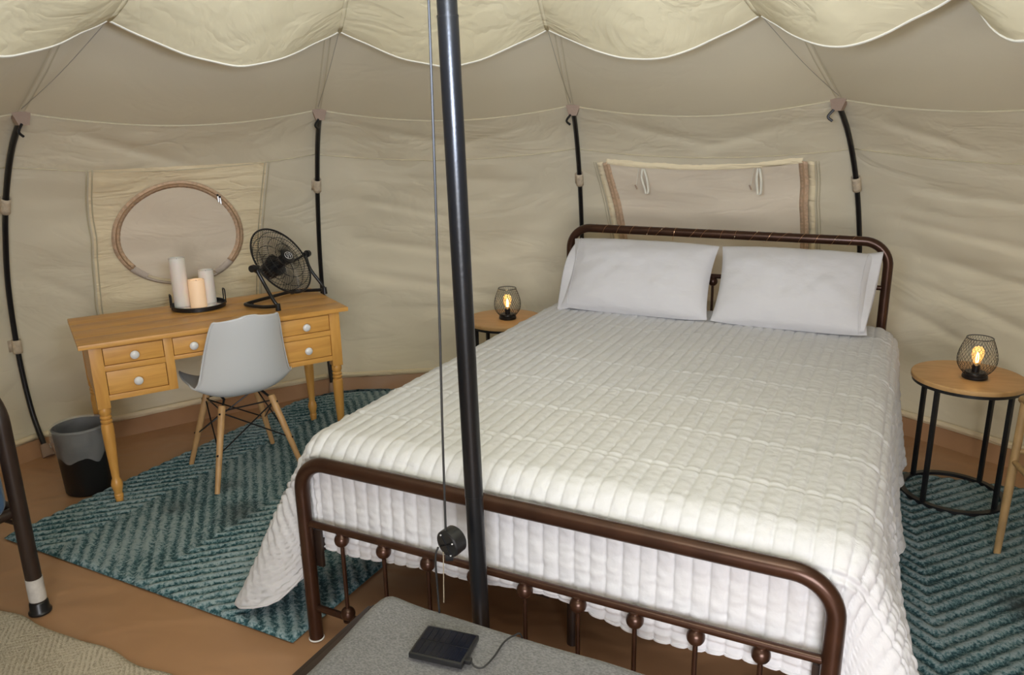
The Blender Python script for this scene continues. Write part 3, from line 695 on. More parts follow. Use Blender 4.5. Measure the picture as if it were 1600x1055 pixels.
bmesh.ops.recalc_face_normals(bmq, faces=list(bmq.faces))
bmq.verts.index_update(); mq.v = [v_.co[:] for v_ in bmq.verts]; mq.f = [tuple(v_.index for v_ in f_.verts) for f_ in bmq.faces]; bmq.free()
quilt = mq.build('quilt', M['quilt'], None, smooth=2.0)
quilt.location = BO; quilt.rotation_euler = (0, 0, TH)
md = quilt.modifiers.new('thickness', 'SOLIDIFY'); md.thickness = 0.006; md.offset = -1
tag(quilt, 'white channel-quilted bedspread draped over the bed', 'bedspread')
hem = MB()
hp = [qv[base_i+i*ND+ND-1] for i in range(0, npz, 2)]
hem.tube(hp, 0.0045, 6); hm = hem.build('hem_binding', M['quilt'], quilt)

# pillows lean on the headboard
def pillow(name, label, u0, u1, open_side, seed):
    """stuffed pillow in its case, built lying (x width, y height, z thickness) and then leaned"""
    wd = u1-u0; ht = 0.375
    root = empty(name, bedpt((u0+u1)/2, 1.862, 0.708), TH); tag(root, label, 'pillow', 'pillows at the headboard')
    tilt = rad(59)
    R = Matrix.Rotation(tilt, 4, 'X')
    def P(a_, b2, side):
        # a,b in -1..1
        k = (max(0, 1-abs(a_)**2.6)*max(0, 1-abs(b2)**2.2))**0.5
        th_ = 0.098*side*k
        pin = 1-0.02*abs(a_)**6*abs(b2)+0.03*(1-abs(a_)**4)
        x = a_*wd/2*(1-0.05*(1-b2*b2)*abs(a_)); y = (b2*pin)*ht/2+ht/2
        wr = 0.011*noise.noise(Vector((a_*3+seed, b2*3, side)))+0.006*noise.noise(Vector((a_*9+seed, b2*5, side)))
        return R @ Vector((x, y-0.02*k*0, th_+wr*k))
    mb = MB()
    mb.grid(lambda s, t: P(-1+2*s, -1+2*t, 1), 50, 34)
    mb.grid(lambda s, t: P(1-2*s, -1+2*t, -1), 50, 34)
    mb.build('pillow_body', M['pillow'], root, smooth=2.5)
    # the open end of the case: a loose sleeve beyond the pillow
    so = open_side
    def Fl(s, t, side):
        b2 = -1+2*t; kk = max(0, 1-abs(b2)**2.4)
        x = so*(wd/2-0.055+0.08*s*(0.55+0.45*(b2*0.5+0.5 if so > 0 else 0.5-b2*0.5)))
        th_ = side*(0.034*kk*(1-s*0.35)+0.002)+0.02*s*math.sin(b2*3+seed)
        y = ht/2+b2*ht/2*(0.985+0.05*s)
        return R @ Vector((x, y+0.018*s*math.sin(b2*2.2+seed), th_))
    mb = MB(); mb.grid(lambda s, t: Fl(s, t, 1), 12, 30); mb.grid(lambda s, t: Fl(s, t, -1), 12, 30)
    mb.build('pillowcase_sleeve', M['pillow'], root, smooth=2.5, solid=0.002)
    vs = [P(so*0.90, -1+2*i/30, 1)*1.0+(R @ Vector((0, 0, 0.003))) for i in range(31)]
    MB().tube(vs, 0.0016, 5).build('hem_stitch', M['pillow'], root)
    return root
pillow('pillow', 'white pillow nearer the desk, its open sleeve on the left', 0.075, 0.81, -1, 1.3)
pillow('pillow', 'white pillow nearer the right table, its open sleeve on the right', 0.825, 1.49, 1, 4.1)

# wire of tiny lights wound round the headboard
fl_ = empty('string_lights', bedpt(BW/2, BL, ZH), TH); tag(fl_, 'thin copper string lights wound around the headboard tube', 'string lights')
pts = []; turns = 17; n_ = turns*14
for i in range(n_+1):
    f = i/n_; x = -0.63+1.26*f; a_ = 2*PI*turns*f; rr = 0.0228+0.004*max(0, noise.noise(Vector((f*30, 0, 0))))
    dz = -0.03*max(0, noise.noise(Vector((f*14, 3, 0)))-0.15)*max(0, -math.cos(a_))*3
    pts.append((x+0.03*noise.noise(Vector((f*21, 7, 0))), math.sin(a_)*rr, math.cos(a_)*rr+dz))
MB().tube(pts, 0.0007, 4).build('wire', M['copper'], fl_)
for i in range(0, n_, 17): MB().ball(pts[i], 0.0022, 8, 6).build('light_bead', M['led'], fl_)

# ================================================================== DESK
DO = Vector((-1.789, 3.091, 0)); DT = 0.563; DW = 1.172; DD = 0.575; DH = 0.754
desk = empty('writing_desk', DO, DT); tag(desk, 'golden oak writing desk with five drawers and turned legs', 'desk')
de = Vector((math.cos(DT), math.sin(DT), 0)); dg = Vector((-math.sin(DT), math.cos(DT), 0))
def deskpt(a_, b2, z): return DO+de*a_+dg*b2+Vector((0, 0, z))
for k in range(4):
    MB().box((0, DD*k/4+0.0004, DH-0.020), (DW, DD*(k+1)/4-0.0004, DH), 0.0025).build('top_plank', M['oak'], desk)
MB().box((0.045, 0.06, 0.50), (0.352, 0.53, 0.733)).build('pedestal_case', M['dark_gap'], desk)
MB().box((0.81, 0.06, 0.50), (1.125, 0.53, 0.733)).build('pedestal_case', M['dark_gap'], desk)
MB().box((0.352, 0.06, 0.635), (0.81, 0.53, 0.733)).build('drawer_case', M['dark_gap'], desk)
for x in (0.040, 1.118): MB().box((x, 0.08, 0.488), (x+0.014, 0.51, 0.733), 0.001).build('side_panel', M['oak_leg'], desk)
for x in (0.352, 0.806): MB().box((x, 0.055, 0.488), (x+0.012, 0.51, 0.72), 0.001).build('inner_side_panel', M['oak_leg'], desk)
MB().box((0.06, 0.52, 0.488), (1.11, 0.535, 0.733), 0.001).build('back_panel', M['oak_leg'], desk)
F0, F1 = 0.034, 0.058
for nm, a_, b2, z0, z1 in (('stile', 0.329, 0.366, 0.488, 0.733), ('stile', 0.806, 0.843, 0.488, 0.733)):
    MB().box((a_, F0, z0), (b2, F1, z1), 0.0012).build(nm, M['oak_leg'], desk)
for a_, b2, z0, z1 in ((0.088, 0.329, 0.618, 0.643), (0.088, 0.329, 0.488, 0.512), (0.843, 1.084, 0.618, 0.643), (0.843, 1.084, 0.488, 0.512), (0.366, 0.806, 0.622, 0.640), (0.088, 0.329, 0.722, 0.733), (0.366, 0.806, 0.722, 0.733), (0.843, 1.084, 0.722, 0.733)):
    MB().box((a_, F0, z0), (b2, F1, z1), 0.001).build('rail', M['oak'], desk)
for a_, b2, z0, z1 in ((0.0905, 0.3265, 0.6455, 0.7195), (0.0905, 0.3265, 0.5145, 0.6155), (0.3685, 0.8035, 0.6425, 0.7195), (0.8455, 1.0815, 0.6455, 0.7195), (0.8455, 1.0815, 0.5145, 0.6155)):
    d_ = MB().box((a_, F0+0.002, z0), (b2, F1+0.02, z1), 0.0015).build('drawer', M['oak'], desk)
    cx_ = (a_+b2)/2 if b2-a_ < 0.3 else a_+0.082; cz = (z0+z1)/2-0.004
    mtx = Matrix.Translation((cx_, F0+0.002, cz)) @ Matrix.Rotation(PI/2, 4, 'X')
    MB().lathe([(0.007, 0), (0.0075, 0.008), (0.015, 0.013), (0.0185, 0.019), (0.0185, 0.023), (0.014, 0.028), (0.006, 0.030), (0.0005, 0.0305)], 20).xf(mtx).build('knob', M['porcelain'], d_)
    if b2-a_ > 0.3:
        mtx = Matrix.Translation((b2-0.082, F0+0.002, cz)) @ Matrix.Rotation(PI/2, 4, 'X')
        MB().lathe([(0.007, 0), (0.0075, 0.008), (0.015, 0.013), (0.0185, 0.019), (0.0185, 0.023), (0.014, 0.028), (0.006, 0.030), (0.0005, 0.0305)], 20).xf(mtx).build('knob', M['porcelain'], d_)
LEG = [(0.0125, 0.0), (0.015, 0.012), (0.0175, 0.028), (0.0185, 0.034), (0.016, 0.037), (0.019, 0.041), (0.0185, 0.047), (0.0165, 0.05), (0.0185, 0.064), (0.0235, 0.082), (0.0245, 0.096), (0.021, 0.112), (0.0155, 0.124), (0.0165, 0.135), (0.0205, 0.22), (0.0245, 0.30), (0.0255, 0.365), (0.0235, 0.380), (0.019, 0.384), (0.0235, 0.389), (0.024, 0.397), (0.019, 0.402), (0.0235, 0.407), (0.024, 0.414), (0.0195, 0.42), (0.025, 0.432), (0.025, 0.448), (0.022, 0.458)]
for x, y in ((0.0625, 0.058), (1.1095, 0.058), (0.0625, 0.517), (1.1095, 0.517)):
    mb = MB().lathe(LEG, 20, (x, y, 0)); mb.box((x-0.0255, y-0.0255, 0.456), (x+0.0255, y+0.0255, 0.733), 0.0015)
    mb.build('leg', M['oak_leg'], desk)

# tray with three candles
ty = empty('serving_tray', deskpt(0.568, 0.447, DH), DT); tag(ty, 'round black metal tray with mirror bottom and two handles on the desk', 'tray')
MB().lathe([(0.122, 0.0), (0.127, 0.002), (0.128, 0.022), (0.126, 0.0225), (0.1245, 0.021), (0.1235, 0.006), (0.001, 0.005)], 48).build('tray_rim', M['black_steel'], ty)
MB().lathe([(0.122, 0.0052), (0.122, 0.0075), (0.001, 0.0078)], 40).build('mirror_plate', M['mirror'], ty)
for s_ in (-1, 1):
    a_ = 0.0; R_ = 0.1275
    p0 = Vector((s_*R_*0.985, -0.022, 0.01)); p1 = Vector((s_*R_*0.985, 0.022, 0.01)); h_ = 0.076
    path = [p0, p0+Vector((0, 0, h_-0.02))]+arc(p0+Vector((0, 0.01, h_-0.018)), 0.010, PI, PI/2, 5, (0, 1, 0), (0, 0, 1))+arc(p1+Vector((0, -0.01, h_-0.018)), 0.010, PI/2, 0, 5, (0, 1, 0), (0, 0, 1))+[p1+Vector((0, 0, h_-0.02)), p1]
    MB().tube(path, 0.0032, 8).build('handle', M['black_steel'], ty)
def candle(label, a_, b2, r, h, m):
    root = empty('pillar_candle', deskpt(a_, b2, DH+0.0079), DT); tag(root, label, 'candle', 'pillar candles on the tray')
    MB().lathe([(r*0.985, 0), (r, 0.002), (r, h-0.004), (r*0.97, h), (r*0.86, h-0.001), (r*0.8, h-0.010), (0.001, h-0.012)], 36).build('wax_body', m, root)
    MB().tube([(0, 0, h-0.013), (0.001, 0, h-0.002)], 0.0012, 6).build('wick', M['cord'], root)
candle('tallest white pillar candle at the back left of the tray', 0.500, 0.490, 0.0375, 0.240, M['wax'])
candle('shortest pillar candle glowing warm at the front of the tray', 0.566, 0.432, 0.0375, 0.134, M['wax_glow'])
candle('medium height white pillar candle at the back right of the tray', 0.628, 0.498, 0.0365, 0.165, M['wax'])

# fan
right = Vector((0.96, 0.27, 0)).normalized(); awayv = Vector((-0.27, 0.96, 0)).normalized()
nh = (right*0.8-awayv*0.6).normalized(); fa = Vector((-nh.y, nh.x, 0))        # fa: pivot axis, left-near to right-far
FC = deskpt(0.965, 0.335, 0.958)
fan = empty('desk_fan', (FC.x, FC.y, DH)); tag(fan, 'black round wire cage fan tilted up on the desk', 'fan')
E_ = rad(33); nf = nh*math.cos(E_)+Vector((0, 0, 1))*math.sin(E_); uf = nf.cross(fa).normalized()
B = Matrix(((fa.x, uf.x, nf.x, 0), (fa.y, uf.y, nf.y, 0), (fa.z, uf.z, nf.z, FC.z-DH), (0, 0, 0, 1)))
FR = 0.183
def fp(x, y, z): return B @ Vector((x, y, z))
def ringpts(r, z, n_=56): return [fp(r*math.cos(2*PI*i/n_), r*math.sin(2*PI*i/n_), z) for i in range(n_)]
MB().tube(ringpts(FR, 0.0), 0.0048, 8, closed=True).build('cage_band', M['fan_black'], fan)
def cage(zs, name):
    """zs(r) = height of this half of the cage above the band"""
    mb = MB()
    for k in range(72):
        a_ = 2*PI*k/72; r0 = 0.03
        mb.tube([fp(math.cos(a_)*r, math.sin(a_)*r, zs(r)) for r in (r0, 0.07, 0.115, 0.15, 0.172, FR)], 0.0010, 4, caps=False)
    o = mb.build(name, M['fan_black'], fan)
    for r in (0.072, 0.113, 0.154): MB().tube([fp(r*math.cos(2*PI*i/48), r*math.sin(2*PI*i/48), zs(r)) for i in range(48)], 0.0015, 5, closed=True).build('cage_ring', M['fan_black'], o)
    return o
cage(lambda r: 0.046*(1-(max(0, r-0.03)/(FR-0.03))**2.6), 'front_cage')
cage(lambda r: -0.058*(1-(max(0, r-0.03)/(FR-0.03))**2.6), 'rear_cage')
bd = MB().lathe([(0.001, 0.041), (0.036, 0.041), (0.040, 0.045), (0.039, 0.050), (0.030, 0.053), (0.001, 0.054)], 28).xf(B).build('badge', M['fan_black'], fan)
MB().tube([fp(0.026*math.cos(2*PI*i/32), 0.019*math.sin(2*PI*i/32), 0.0545) for i in range(32)], 0.0018, 5, closed=True).build('badge_oval', M['badge_silver'], bd)
for x0 in (-0.009, 0.008):
    MB().tube([fp(x0+0.005, 0.012, 0.0555), fp(x0-0.005, 0.001, 0.0555), fp(x0+0.004, -0.001, 0.0555), fp(x0-0.005, -0.012, 0.0555)], 0.0026, 5).build('badge_stroke', M['badge_silver'], bd)
MB().lathe([(0.001, -0.125), (0.034, -0.125), (0.044, -0.115), (0.047, -0.085), (0.047, -0.062), (0.056, -0.055), (0.056, -0.040), (0.001, -0.040)], 28).xf(B).build('motor', M['fan_black'], fan)
for i in range(6): MB().ball(fp(0.044*math.cos(i*1.05), 0.044*math.sin(i*1.05), -0.098), 0.0035, 8, 6).build('screw', M['badge_silver'], fan)
for k in range(3):                                        # three blades at rest
    a0 = 2*PI*k/3+0.5
    def bl(s, t):
        r = 0.02+0.14*s; aa = a0+(-0.5+t)*(0.62+0.15*s); return fp(r*math.cos(aa), r*math.sin(aa), -0.02+(t-0.5)*0.045*(1-0.35*s))
    MB().grid(bl, 12, 10).build('blade', M['blade'], fan)
MB().lathe([(0.001, -0.045), (0.026, -0.045), (0.027, 0.012), (0.018, 0.02), (0.001, 0.022)], 24).xf(B).build('hub', M['fan_black'], fan)
for s_ in (-1, 1):                                        # carrier arms from motor to pivots
    MB().tube([fp(s_*0.03, 0, -0.075), fp(s_*0.12, 0, -0.075), fp(s_*0.186, 0, -0.03), fp(s_*0.192, 0, 0.0)], 0.006, 8).build('carrier_arm', M['fan_black'], fan)
hz = FC.z-DH
def fb(a_, b2, z): return fa*a_+nh*b2+Vector((0, 0, z))
TB = 0.0088
base = [fb(-0.185, 0.10, 0.02), fb(-0.185, -0.05, 0.02)]
loop = spline([fb(-0.195, 0.105, 0.022), fb(-0.2, 0.02, 0.013), fb(-0.19, -0.085, 0.013), fb(-0.15, -0.105, 0.013), fb(0.0, -0.085, 0.013), fb(0.14, -0.06, 0.013), fb(0.18, 0.0, 0.013), fb(0.195, 0.09, 0.02)], 6)
MB().tube(loop, TB, 10).build('base_tube', M['fan_black'], fan)
for s_ in (-1, 1):
    MB().tube(spline([fb(s_*0.195, 0.105, 0.022), fb(s_*0.2, 0.085, 0.05), fb(s_*0.19, 0.03, 0.13), fb(s_*0.2, 0.0, hz)], 6), TB, 10).build('upright', M['fan_black'], fan)
    kb = fa*(s_*0.198)+Vector((0, 0, hz))
    MB().tube([kb-fa*s_*0.012, kb+fa*s_*0.012, kb+fa*s_*0.014, kb+fa*s_*0.034], [0.012, 0.012, 0.019, 0.017], 12).build('pivot_knob', M['fan_black'], fan)
    MB().tube([fb(s_*0.196, 0.105, 0.0), fb(s_*0.196, 0.105, 0.034)], [0.014, 0.011], 10).build('rubber_foot', M['fan_black'], fan)
    MB().tube([fb(s_*0.14, -0.098 if s_ < 0 else -0.06, 0.0), fb(s_*0.14, -0.098 if s_ < 0 else -0.06, 0.01)], 0.011, 10).build('rubber_foot', M['fan_black'], fan)

# ================================================================== SHELL CHAIR
CC = Vector((-1.303, 3.50, 0.0)); cf = Vector((-0.597, 0.80, 0)).normalized()      # chair faces the desk
chair = empty('shell_chair', (CC.x, CC.y, 0.016), math.atan2(cf.y, cf.x)-PI/2); tag(chair, 'pale grey moulded plastic shell chair with wooden dowel legs at the desk', 'chair')
PROFC = spline([(0, 0.235, 0.400), (0, 0.20, 0.423), (0, 0.10, 0.418), (0, -0.03, 0.400), (0, -0.12, 0.408), (0, -0.178, 0.455), (0, -0.205, 0.54), (0, -0.232, 0.66), (0, -0.262, 0.775), (0, -0.270, 0.808)], 6)
def shell(s, t):
    x = t*(len(PROFC)-1); i = min(len(PROFC)-2, int(x)); f = x-i; p = PROFC[i]*(1-f)+PROFC[i+1]*f
    ws = [(0, 0.165), (0.06, 0.2), (0.2, 0.225), (0.4, 0.233), (0.55, 0.219), (0.7, 0.19), (0.85, 0.158), (0.93, 0.138), (0.97, 0.118), (1.0, 0.078)]
    hw = float(np.interp(t, [q[0] for q in ws], [q[1] for q in ws])); a_ = -1+2*s
    up_ = max(0, 1-t/0.5); bk = smooth01((t-0.3)/0.3)
    z = p.z+0.058*abs(a_)**2.6*(1-bk)*min(1, t/0.12)+0.02*abs(a_)**2*bk*0.0
    y = p.y+(0.085*(1-0.45*smooth01((t-0.7)/0.3)))*abs(a_)**2.2*bk
    if t > 0.9: z -= 0.045*abs(a_)**2.6*((t-0.9)/0.1)**1.5
    if t < 0.06: y -= 0.03*abs(a_)**3*(1-t/0.06)
    if 0.25 < t < 0.62:
        k = math.sin((t-0.25)/0.37*PI); z += 0.035*abs(a_)**3*k; 
    return Vector((a_*hw+0.008, y, z))
sh = MB().grid(shell, 33, 55).build('seat_shell', M['chair_plastic'], chair, smooth=2.0, solid=0.005)
edge = [shell(0, t/54) for t in range(55)]+[shell(s/32, 1) for s in range(1, 33)]+[shell(1, t/54) for t in range(53, -1, -1)]+[shell(s/32, 0) for s in range(31, 0, -1)]
MB().tube(edge, 0.0046, 7, closed=True).build('shell_rim', M['chair_plastic'], chair)
H2 = 0.205
feet = {}; 
for sx in (-1, 1):
    for sy in (-1, 1):
        b0 = Vector((sx*H2, sy*H2, 0)); t0 = Vector((sx*0.115, sy*0.115-0.005, 0.372))
        lg = MB().tube([b0, b0*0.5+t0*0.5, t0, t0+(t0-b0).normalized()*0.006], [0.0115, 0.0148, 0.0165, 0.012], 14).build('leg', M['beech'], chair)
        feet[(sx, sy)] = (b0, t0)
        od = Vector((sx, sy, 0)).normalized()
        for f in (0.93, 0.45):
            q = b0*(1-f)+t0*f
            MB().tube([q+od*0.012, q+od*0.019], 0.0048, 8).build('bolt', M['black_steel'], lg)
def at_leg(k, f): b0, t0 = feet[k]; return b0*(1-f)+t0*f
cyc = [(-1, -1), (1, -1), (1, 1), (-1, 1)]
for i in range(4):
    A_, B_ = cyc[i], cyc[(i+1) % 4]
    MB().tube([at_leg(A_, 0.93), at_leg(B_, 0.45)], 0.0034, 7).build('wire_brace', M['black_steel'], chair)
    MB().tube([at_leg(B_, 0.93), at_leg(A_, 0.45)], 0.0034, 7).build('wire_brace', M['black_steel'], chair)
    MB().tube([at_leg(A_, 0.95), at_leg(B_, 0.95)], 0.0034, 7).build('top_wire', M['black_steel'], chair)
for s_ in (-1, 1):
    MB().tube([at_leg((s_, -1), 0.95), Vector((s_*0.09, -0.08, 0.392)), Vector((s_*0.09, 0.08, 0.398)), at_leg((s_, 1), 0.95)], 0.0055, 7).build('seat_bracket', M['black_steel'], chair)

# ================================================================== WASTE BIN
bn = empty('waste_bin', (-1.985, 3.335, 0)); tag(bn, 'black round waste bin with clear plastic bag beside the desk', 'waste bin')
MB().lathe([(0.001, 0.003), (0.094, 0.003), (0.098, 0.0), (0.100, 0.006), (0.114, 0.305), (0.117, 0.31), (0.113, 0.311), (0.097, 0.012), (0.001, 0.01)], 40, caps=False).build('bin_body', M['bin_black'], bn)
mb = MB(); n_ = 72; rows_ = 22; vs = []
for i in range(rows_):
    for j in range(n_):
        a_ = 2*PI*j/n_
        # bag: starts low inside, rises over the lip, hangs outside to an uneven hem
        fr_ = math.atan2(math.sin(a_+1.05), math.cos(a_+1.05)); hang = 0.085+0.085*max(0, math.cos(fr_))**1.5+0.007*math.sin(a_*5)+0.006*math.sin(a_*11+1)-0.055*math.exp(-(fr_/0.3)**2)
        t = i/(rows_-1); wob = noise.noise(Vector((math.cos(a_)*3, math.sin(a_)*3, t*6)))
        if t < 0.35: r = 0.106-0.004*t+0.004*wob; z = 0.17+0.145*(t/0.35)
        elif t < 0.5: f = (t-0.35)/0.15; r = 0.1065+0.0165*f; z = 0.315+0.006*math.sin(f*PI)
        else: f = (t-0.5)/0.5; r = 0.123+0.003*math.sin(f*PI)+0.006*wob-0.006*f*f; z = 0.315-hang*f
        vs.append((r*math.cos(a_), r*math.sin(a_), z))
mb.add(vs, [(i*n_+j, i*n_+(j+1) % n_, (i+1)*n_+(j+1) % n_, (i+1)*n_+j) for i in range(rows_-1) for j in range(n_)])
mb.build('bin_bag', M['bag'], bn, smooth=2)
for k in range(3):
    p = Vector((-0.12, -0.02+0.015*k, 0.24+0.02*k)); MB().tube(spline([p, p+Vector((-0.012, -0.005, -0.008)), p+Vector((-0.006, -0.012, -0.024))], 4), 0.003, 5).build('bag_tail', M['bag'], bn)

# ================================================================== ROUND SIDE TABLES AND MESH LAMPS
def side_table(loc, rz, label):
    t = empty('side_table', (loc[0], loc[1], loc[2]), rz); tag(t, label, 'side table', 'round bedside tables')
    H_ = 0.545; R_ = 0.216
    MB().lathe([(0.001, H_-0.020), (R_-0.002, H_-0.020), (R_, H_-0.017), (R_, H_-0.003), (R_-0.003, H_), (0.001, H_)], 56).build('table_top', M['mango'], t)
    n_ = 56
    MB().lathe([(R_-0.03, H_-0.034), (R_-0.006, H_-0.034), (R_-0.006, H_-0.0202), (R_-0.03, H_-0.0202), (R_-0.03, H_-0.034)], 56, caps=False).build('top_ring', M['black_steel'], t)
    RR = 0.197
    MB().lathe([(RR-0.012, 0.0), (RR+0.012, 0.0), (RR+0.012, 0.014), (RR-0.012, 0.014), (RR-0.012, 0.0)], 56, caps=False).build('base_ring', M['black_steel'], t)
    for sx in (-1, 1):
        for sy in (-1, 1):
            x, y = sx*0.134, sy*0.134
            m_ = Matrix.Translation((x, y, 0)) @ Matrix.Rotation(math.atan2(y, x), 4, 'Z')
            MB().box((-0.0085, -0.0085, 0.012), (0.0085, 0.0085, H_-0.032), 0.001).xf(m_).build('leg', M['black_steel'], t)
    return t
side_table((1.912, 3.100, 0.012), -0.328, 'round wood topped side table to the right of the bed')
side_table((-0.035, 4.215, 0.012), -0.2, 'round wood topped side table tucked behind the left of the bed')
def mesh_lamp(loc, label):
    t = empty('table_lamp', loc); tag(t, label, 'lamp', 'black mesh lamps by the bed')
    MB().lathe([(0.001, 0.0), (0.046, 0.0), (0.048, 0.003), (0.048, 0.012), (0.045, 0.015), (0.041, 0.017), (0.041, 0.024), (0.038, 0.028), (0.001, 0.029)], 36).build('base', M['black_steel'], t)
    MB().lathe([(0.001, 0.028), (0.0145, 0.028), (0.0145, 0.056), (0.012, 0.058), (0.001, 0.058)], 20).build('socket', M['black_steel'], t)
    cg = [(0.044, 0.020), (0.060, 0.036), (0.070, 0.055), (0.0745, 0.078), (0.073, 0.100), (0.067, 0.125), (0.058, 0.150), (0.049, 0.172)]
    def cr_(z): return float(np.interp(z, [q[1] for q in cg], [q[0] for q in cg]))
    mb = MB()
    for k in range(32):
        for d_ in (-1, 1):
            pts = []
            for i in range(13):
                z = 0.020+0.152*i/12; a_ = 2*PI*k/32+d_*i/12*1.25; pts.append((cr_(z)*math.cos(a_), cr_(z)*math.sin(a_), z))
            mb.tube(pts, 0.00062, 3, caps=False)
    cgo = mb.build('mesh_shade', M['black_steel'], t)
    for z, r_ in ((0.172, 0.0018), (0.021, 0.0018)):
        MB().tube([(cr_(z)*math.cos(2*PI*i/40), cr_(z)*math.sin(2*PI*i/40), z) for i in range(40)], r_, 6, closed=True).build('shade_ring', M['black_steel'], cgo)
    bb = MB().lathe([(0.011, 0.058), (0.013, 0.066), (0.020, 0.085), (0.0235, 0.103), (0.022, 0.120), (0.014, 0.133), (0.001, 0.137)], 24, caps=False).build('bulb', M['bulb_glass'], t)
    MB().tube(spline([(-0.003, 0, 0.066), (-0.0045, 0.001, 0.085), (0.0, 0.002, 0.108), (0.0045, -0.001, 0.085), (0.003, 0, 0.066)], 6), 0.0021, 6).build('filament', M['filament'], bb)
    l = bpy.data.lights.new('bulb_light', 'POINT'); l.energy = 0.13; l.color = (1.0, 0.62, 0.28); l.shadow_soft_size = 0.01
    lo_ = bpy.data.objects.new('bulb_light', l); lo_.location = (0, 0, 0.115); link(lo_, t)
mesh_lamp((1.918, 3.068, 0.557), 'black mesh lamp with lit bulb on the right side table')
mesh_lamp((-0.022, 4.205, 0.557), 'black mesh lamp with lit bulb on the left side table')

# ================================================================== BENCH WITH GREY BLANKET AND SOLAR PANEL
bo = bedpt(0.45, -0.235, 0)
bench = empty('luggage_bench', bo, TH); tag(bench, 'dark metal framed bench under a grey blanket at the foot of the bed', 'bench')
BWd, BDp, BH = 0.80, 0.46, 0.42
for nm, lo, hi in (('seat_board', (0.005, -BDp+0.005, BH-0.02), (BWd-0.005, -0.005, BH)), ('side_rail', (-0.036, -BDp, BH-0.07), (-0.004, 0, BH-0.03)), ('side_rail', (BWd-0.022, -BDp, BH-0.055), (BWd+0.004, 0, BH-0.022)),
                   ('long_rail', (-0.02, -0.022, BH-0.055), (BWd, 0.0, BH-0.022)), ('long_rail', (-0.02, -BDp, BH-0.055), (BWd, -BDp+0.022, BH-0.022)), ):
    MB().box(lo, hi, 0.003).build(nm, M['dark_brown_steel'], bench)
for x in (0.012, BWd-0.034):
    for y in (-0.03, -BDp+0.01):
        MB().box((x, y, 0.0), (x+0.022, y+0.022, BH-0.03), 0.002).build('leg', M['dark_brown_steel'], bench)
blk = empty('folded_blanket', bedpt(0.45, -0.235, BH), TH); tag(blk, 'heathered grey wool blanket laid over the bench', 'blanket')
def blanket(s, t):
    # cloth coordinates run past the edges and fold down
    x = 0.014+(BWd+0.016)*s; y = 0.028-(BDp+0.056)*t
    dx = max(0, 0.05-x)+max(0, x-(BWd-0.015)); dy = max(0, y+0.015)+max(0, -BDp+0.015-y)
    d = math.hypot(dx, dy); z = 0.012
    if d > 0: z -= min(0.04, d*d*18)
    xx = x; yy = y
    z += 0.006*noise.noise(Vector((x*5, y*5, 1)))+0.012*math.exp(-((x-0.03)**2+(y+0.03)**2)/0.006)
    yy += 0.010*noise.noise(Vector((x*4, 0, 8)))*(1-t)
    xx += 0.012*noise.noise(Vector((0, y*5, 3)))*(1-s)
    return Vector((xx, yy, z))
MB().grid(blanket, 90, 60).build('blanket_cloth', M['grey_blanket'], blk, smooth=2, solid=0.008)
mb = MB()
for i in range(46):
    p = blanket(0.55+0.45*i/45, 0.0); mb.tube([p, p+Vector((0.004*random.uniform(-1, 1), 0.012, -0.012)), p+Vector((0.006*random.uniform(-1, 1), 0.016, -0.03))], 0.0016, 4)
fr = mb.build('fringe', M['grey_blanket'], blk); fr['kind'] = 'stuff'

sp_c = Vector((-0.170, 1.552, 0.444))
sol = empty('solar_panel', sp_c, -0.335); tag(sol, 'small black solar panel lying on the grey blanket', 'solar panel')
TL = Matrix.Rotation(rad(1.5), 4, 'X')
MB().box((-0.066, -0.054, 0.0), (0.066, 0.054, 0.014), 0.003).build('panel_frame', M['solar_frame'], sol)
for r_ in range(2):
    for c_ in range(8):
        x0 = -0.061+c_*0.01525; y0 = -0.049+r_*0.0495
        MB().box((x0+0.0005, y0+0.001, 0.0135), (x0+0.0147, y0+0.0475, 0.0146)).build('solar_cell', M['solar_cell'], sol)
MB().box((0.064, -0.038, 0.002), (0.080, -0.022, 0.013), 0.003).build('cable_gland', M['solar_frame'], sol)
MB().tube(spline([(0.078, -0.030, 0.008), (0.092, -0.040, 0.004), (0.111, -0.037, 0.005), (0.122, 0.003, 0.006), (0.127, 0.055, 0.007), (0.14, 0.085, 0.006), (0.152, 0.112, -0.012), (0.156, 0.125, -0.12), (0.15, 0.13, -0.28)], 8), 0.0023, 6).build('panel_cable', M['cord'], sol)

# ================================================================== DAYBED AT THE LEFT EDGE, WOODEN CHAIR AT THE RIGHT EDGE
db = empty('daybed', (-1.662, 2.372, 0.0)); tag(db, 'dark metal daybed at the left edge, its post wrapped in white tape', 'bed')
mats = M['dark_brown_steel']
dl_ = Vector((-0.86, 0.40, 0)).normalized(); dn_ = Vector((-0.40, -0.86, 0)).normalized()
def dbp(a_, b2, z): return dl_*a_+dn_*b2+Vector((0, 0, z))
pth = [Vector((0, 0, 0.012)), Vector((0, 0, 0.4)), Vector((0, 0, 0.70))]+arc(dbp(0.12, 0, 0.70), 0.12, PI, PI/2, 10, dl_, (0, 0, 1))+[dbp(0.6, 0, 0.82), dbp(0.70, 0, 0.82)]+arc(dbp(0.72, 0, 0.70), 0.12, PI/2, 0, 10, dl_, (0, 0, 1))+[dbp(0.84, 0, 0.4), dbp(0.84, 0, 0.012)]
MB().tube(pth, 0.026, 16).build('end_frame', mats, db)
MB().lathe([(0.036, 0.0), (0.037, 0.006), (0.031, 0.014), (0.03, 0.04), (0.026, 0.045)], 20).build('foot_cap', M['black_steel'], db)
MB().tube([(0, 0, 0.05), (0, 0, 0.135)], 0.0275, 18).build('white_tape', M['tape'], db)
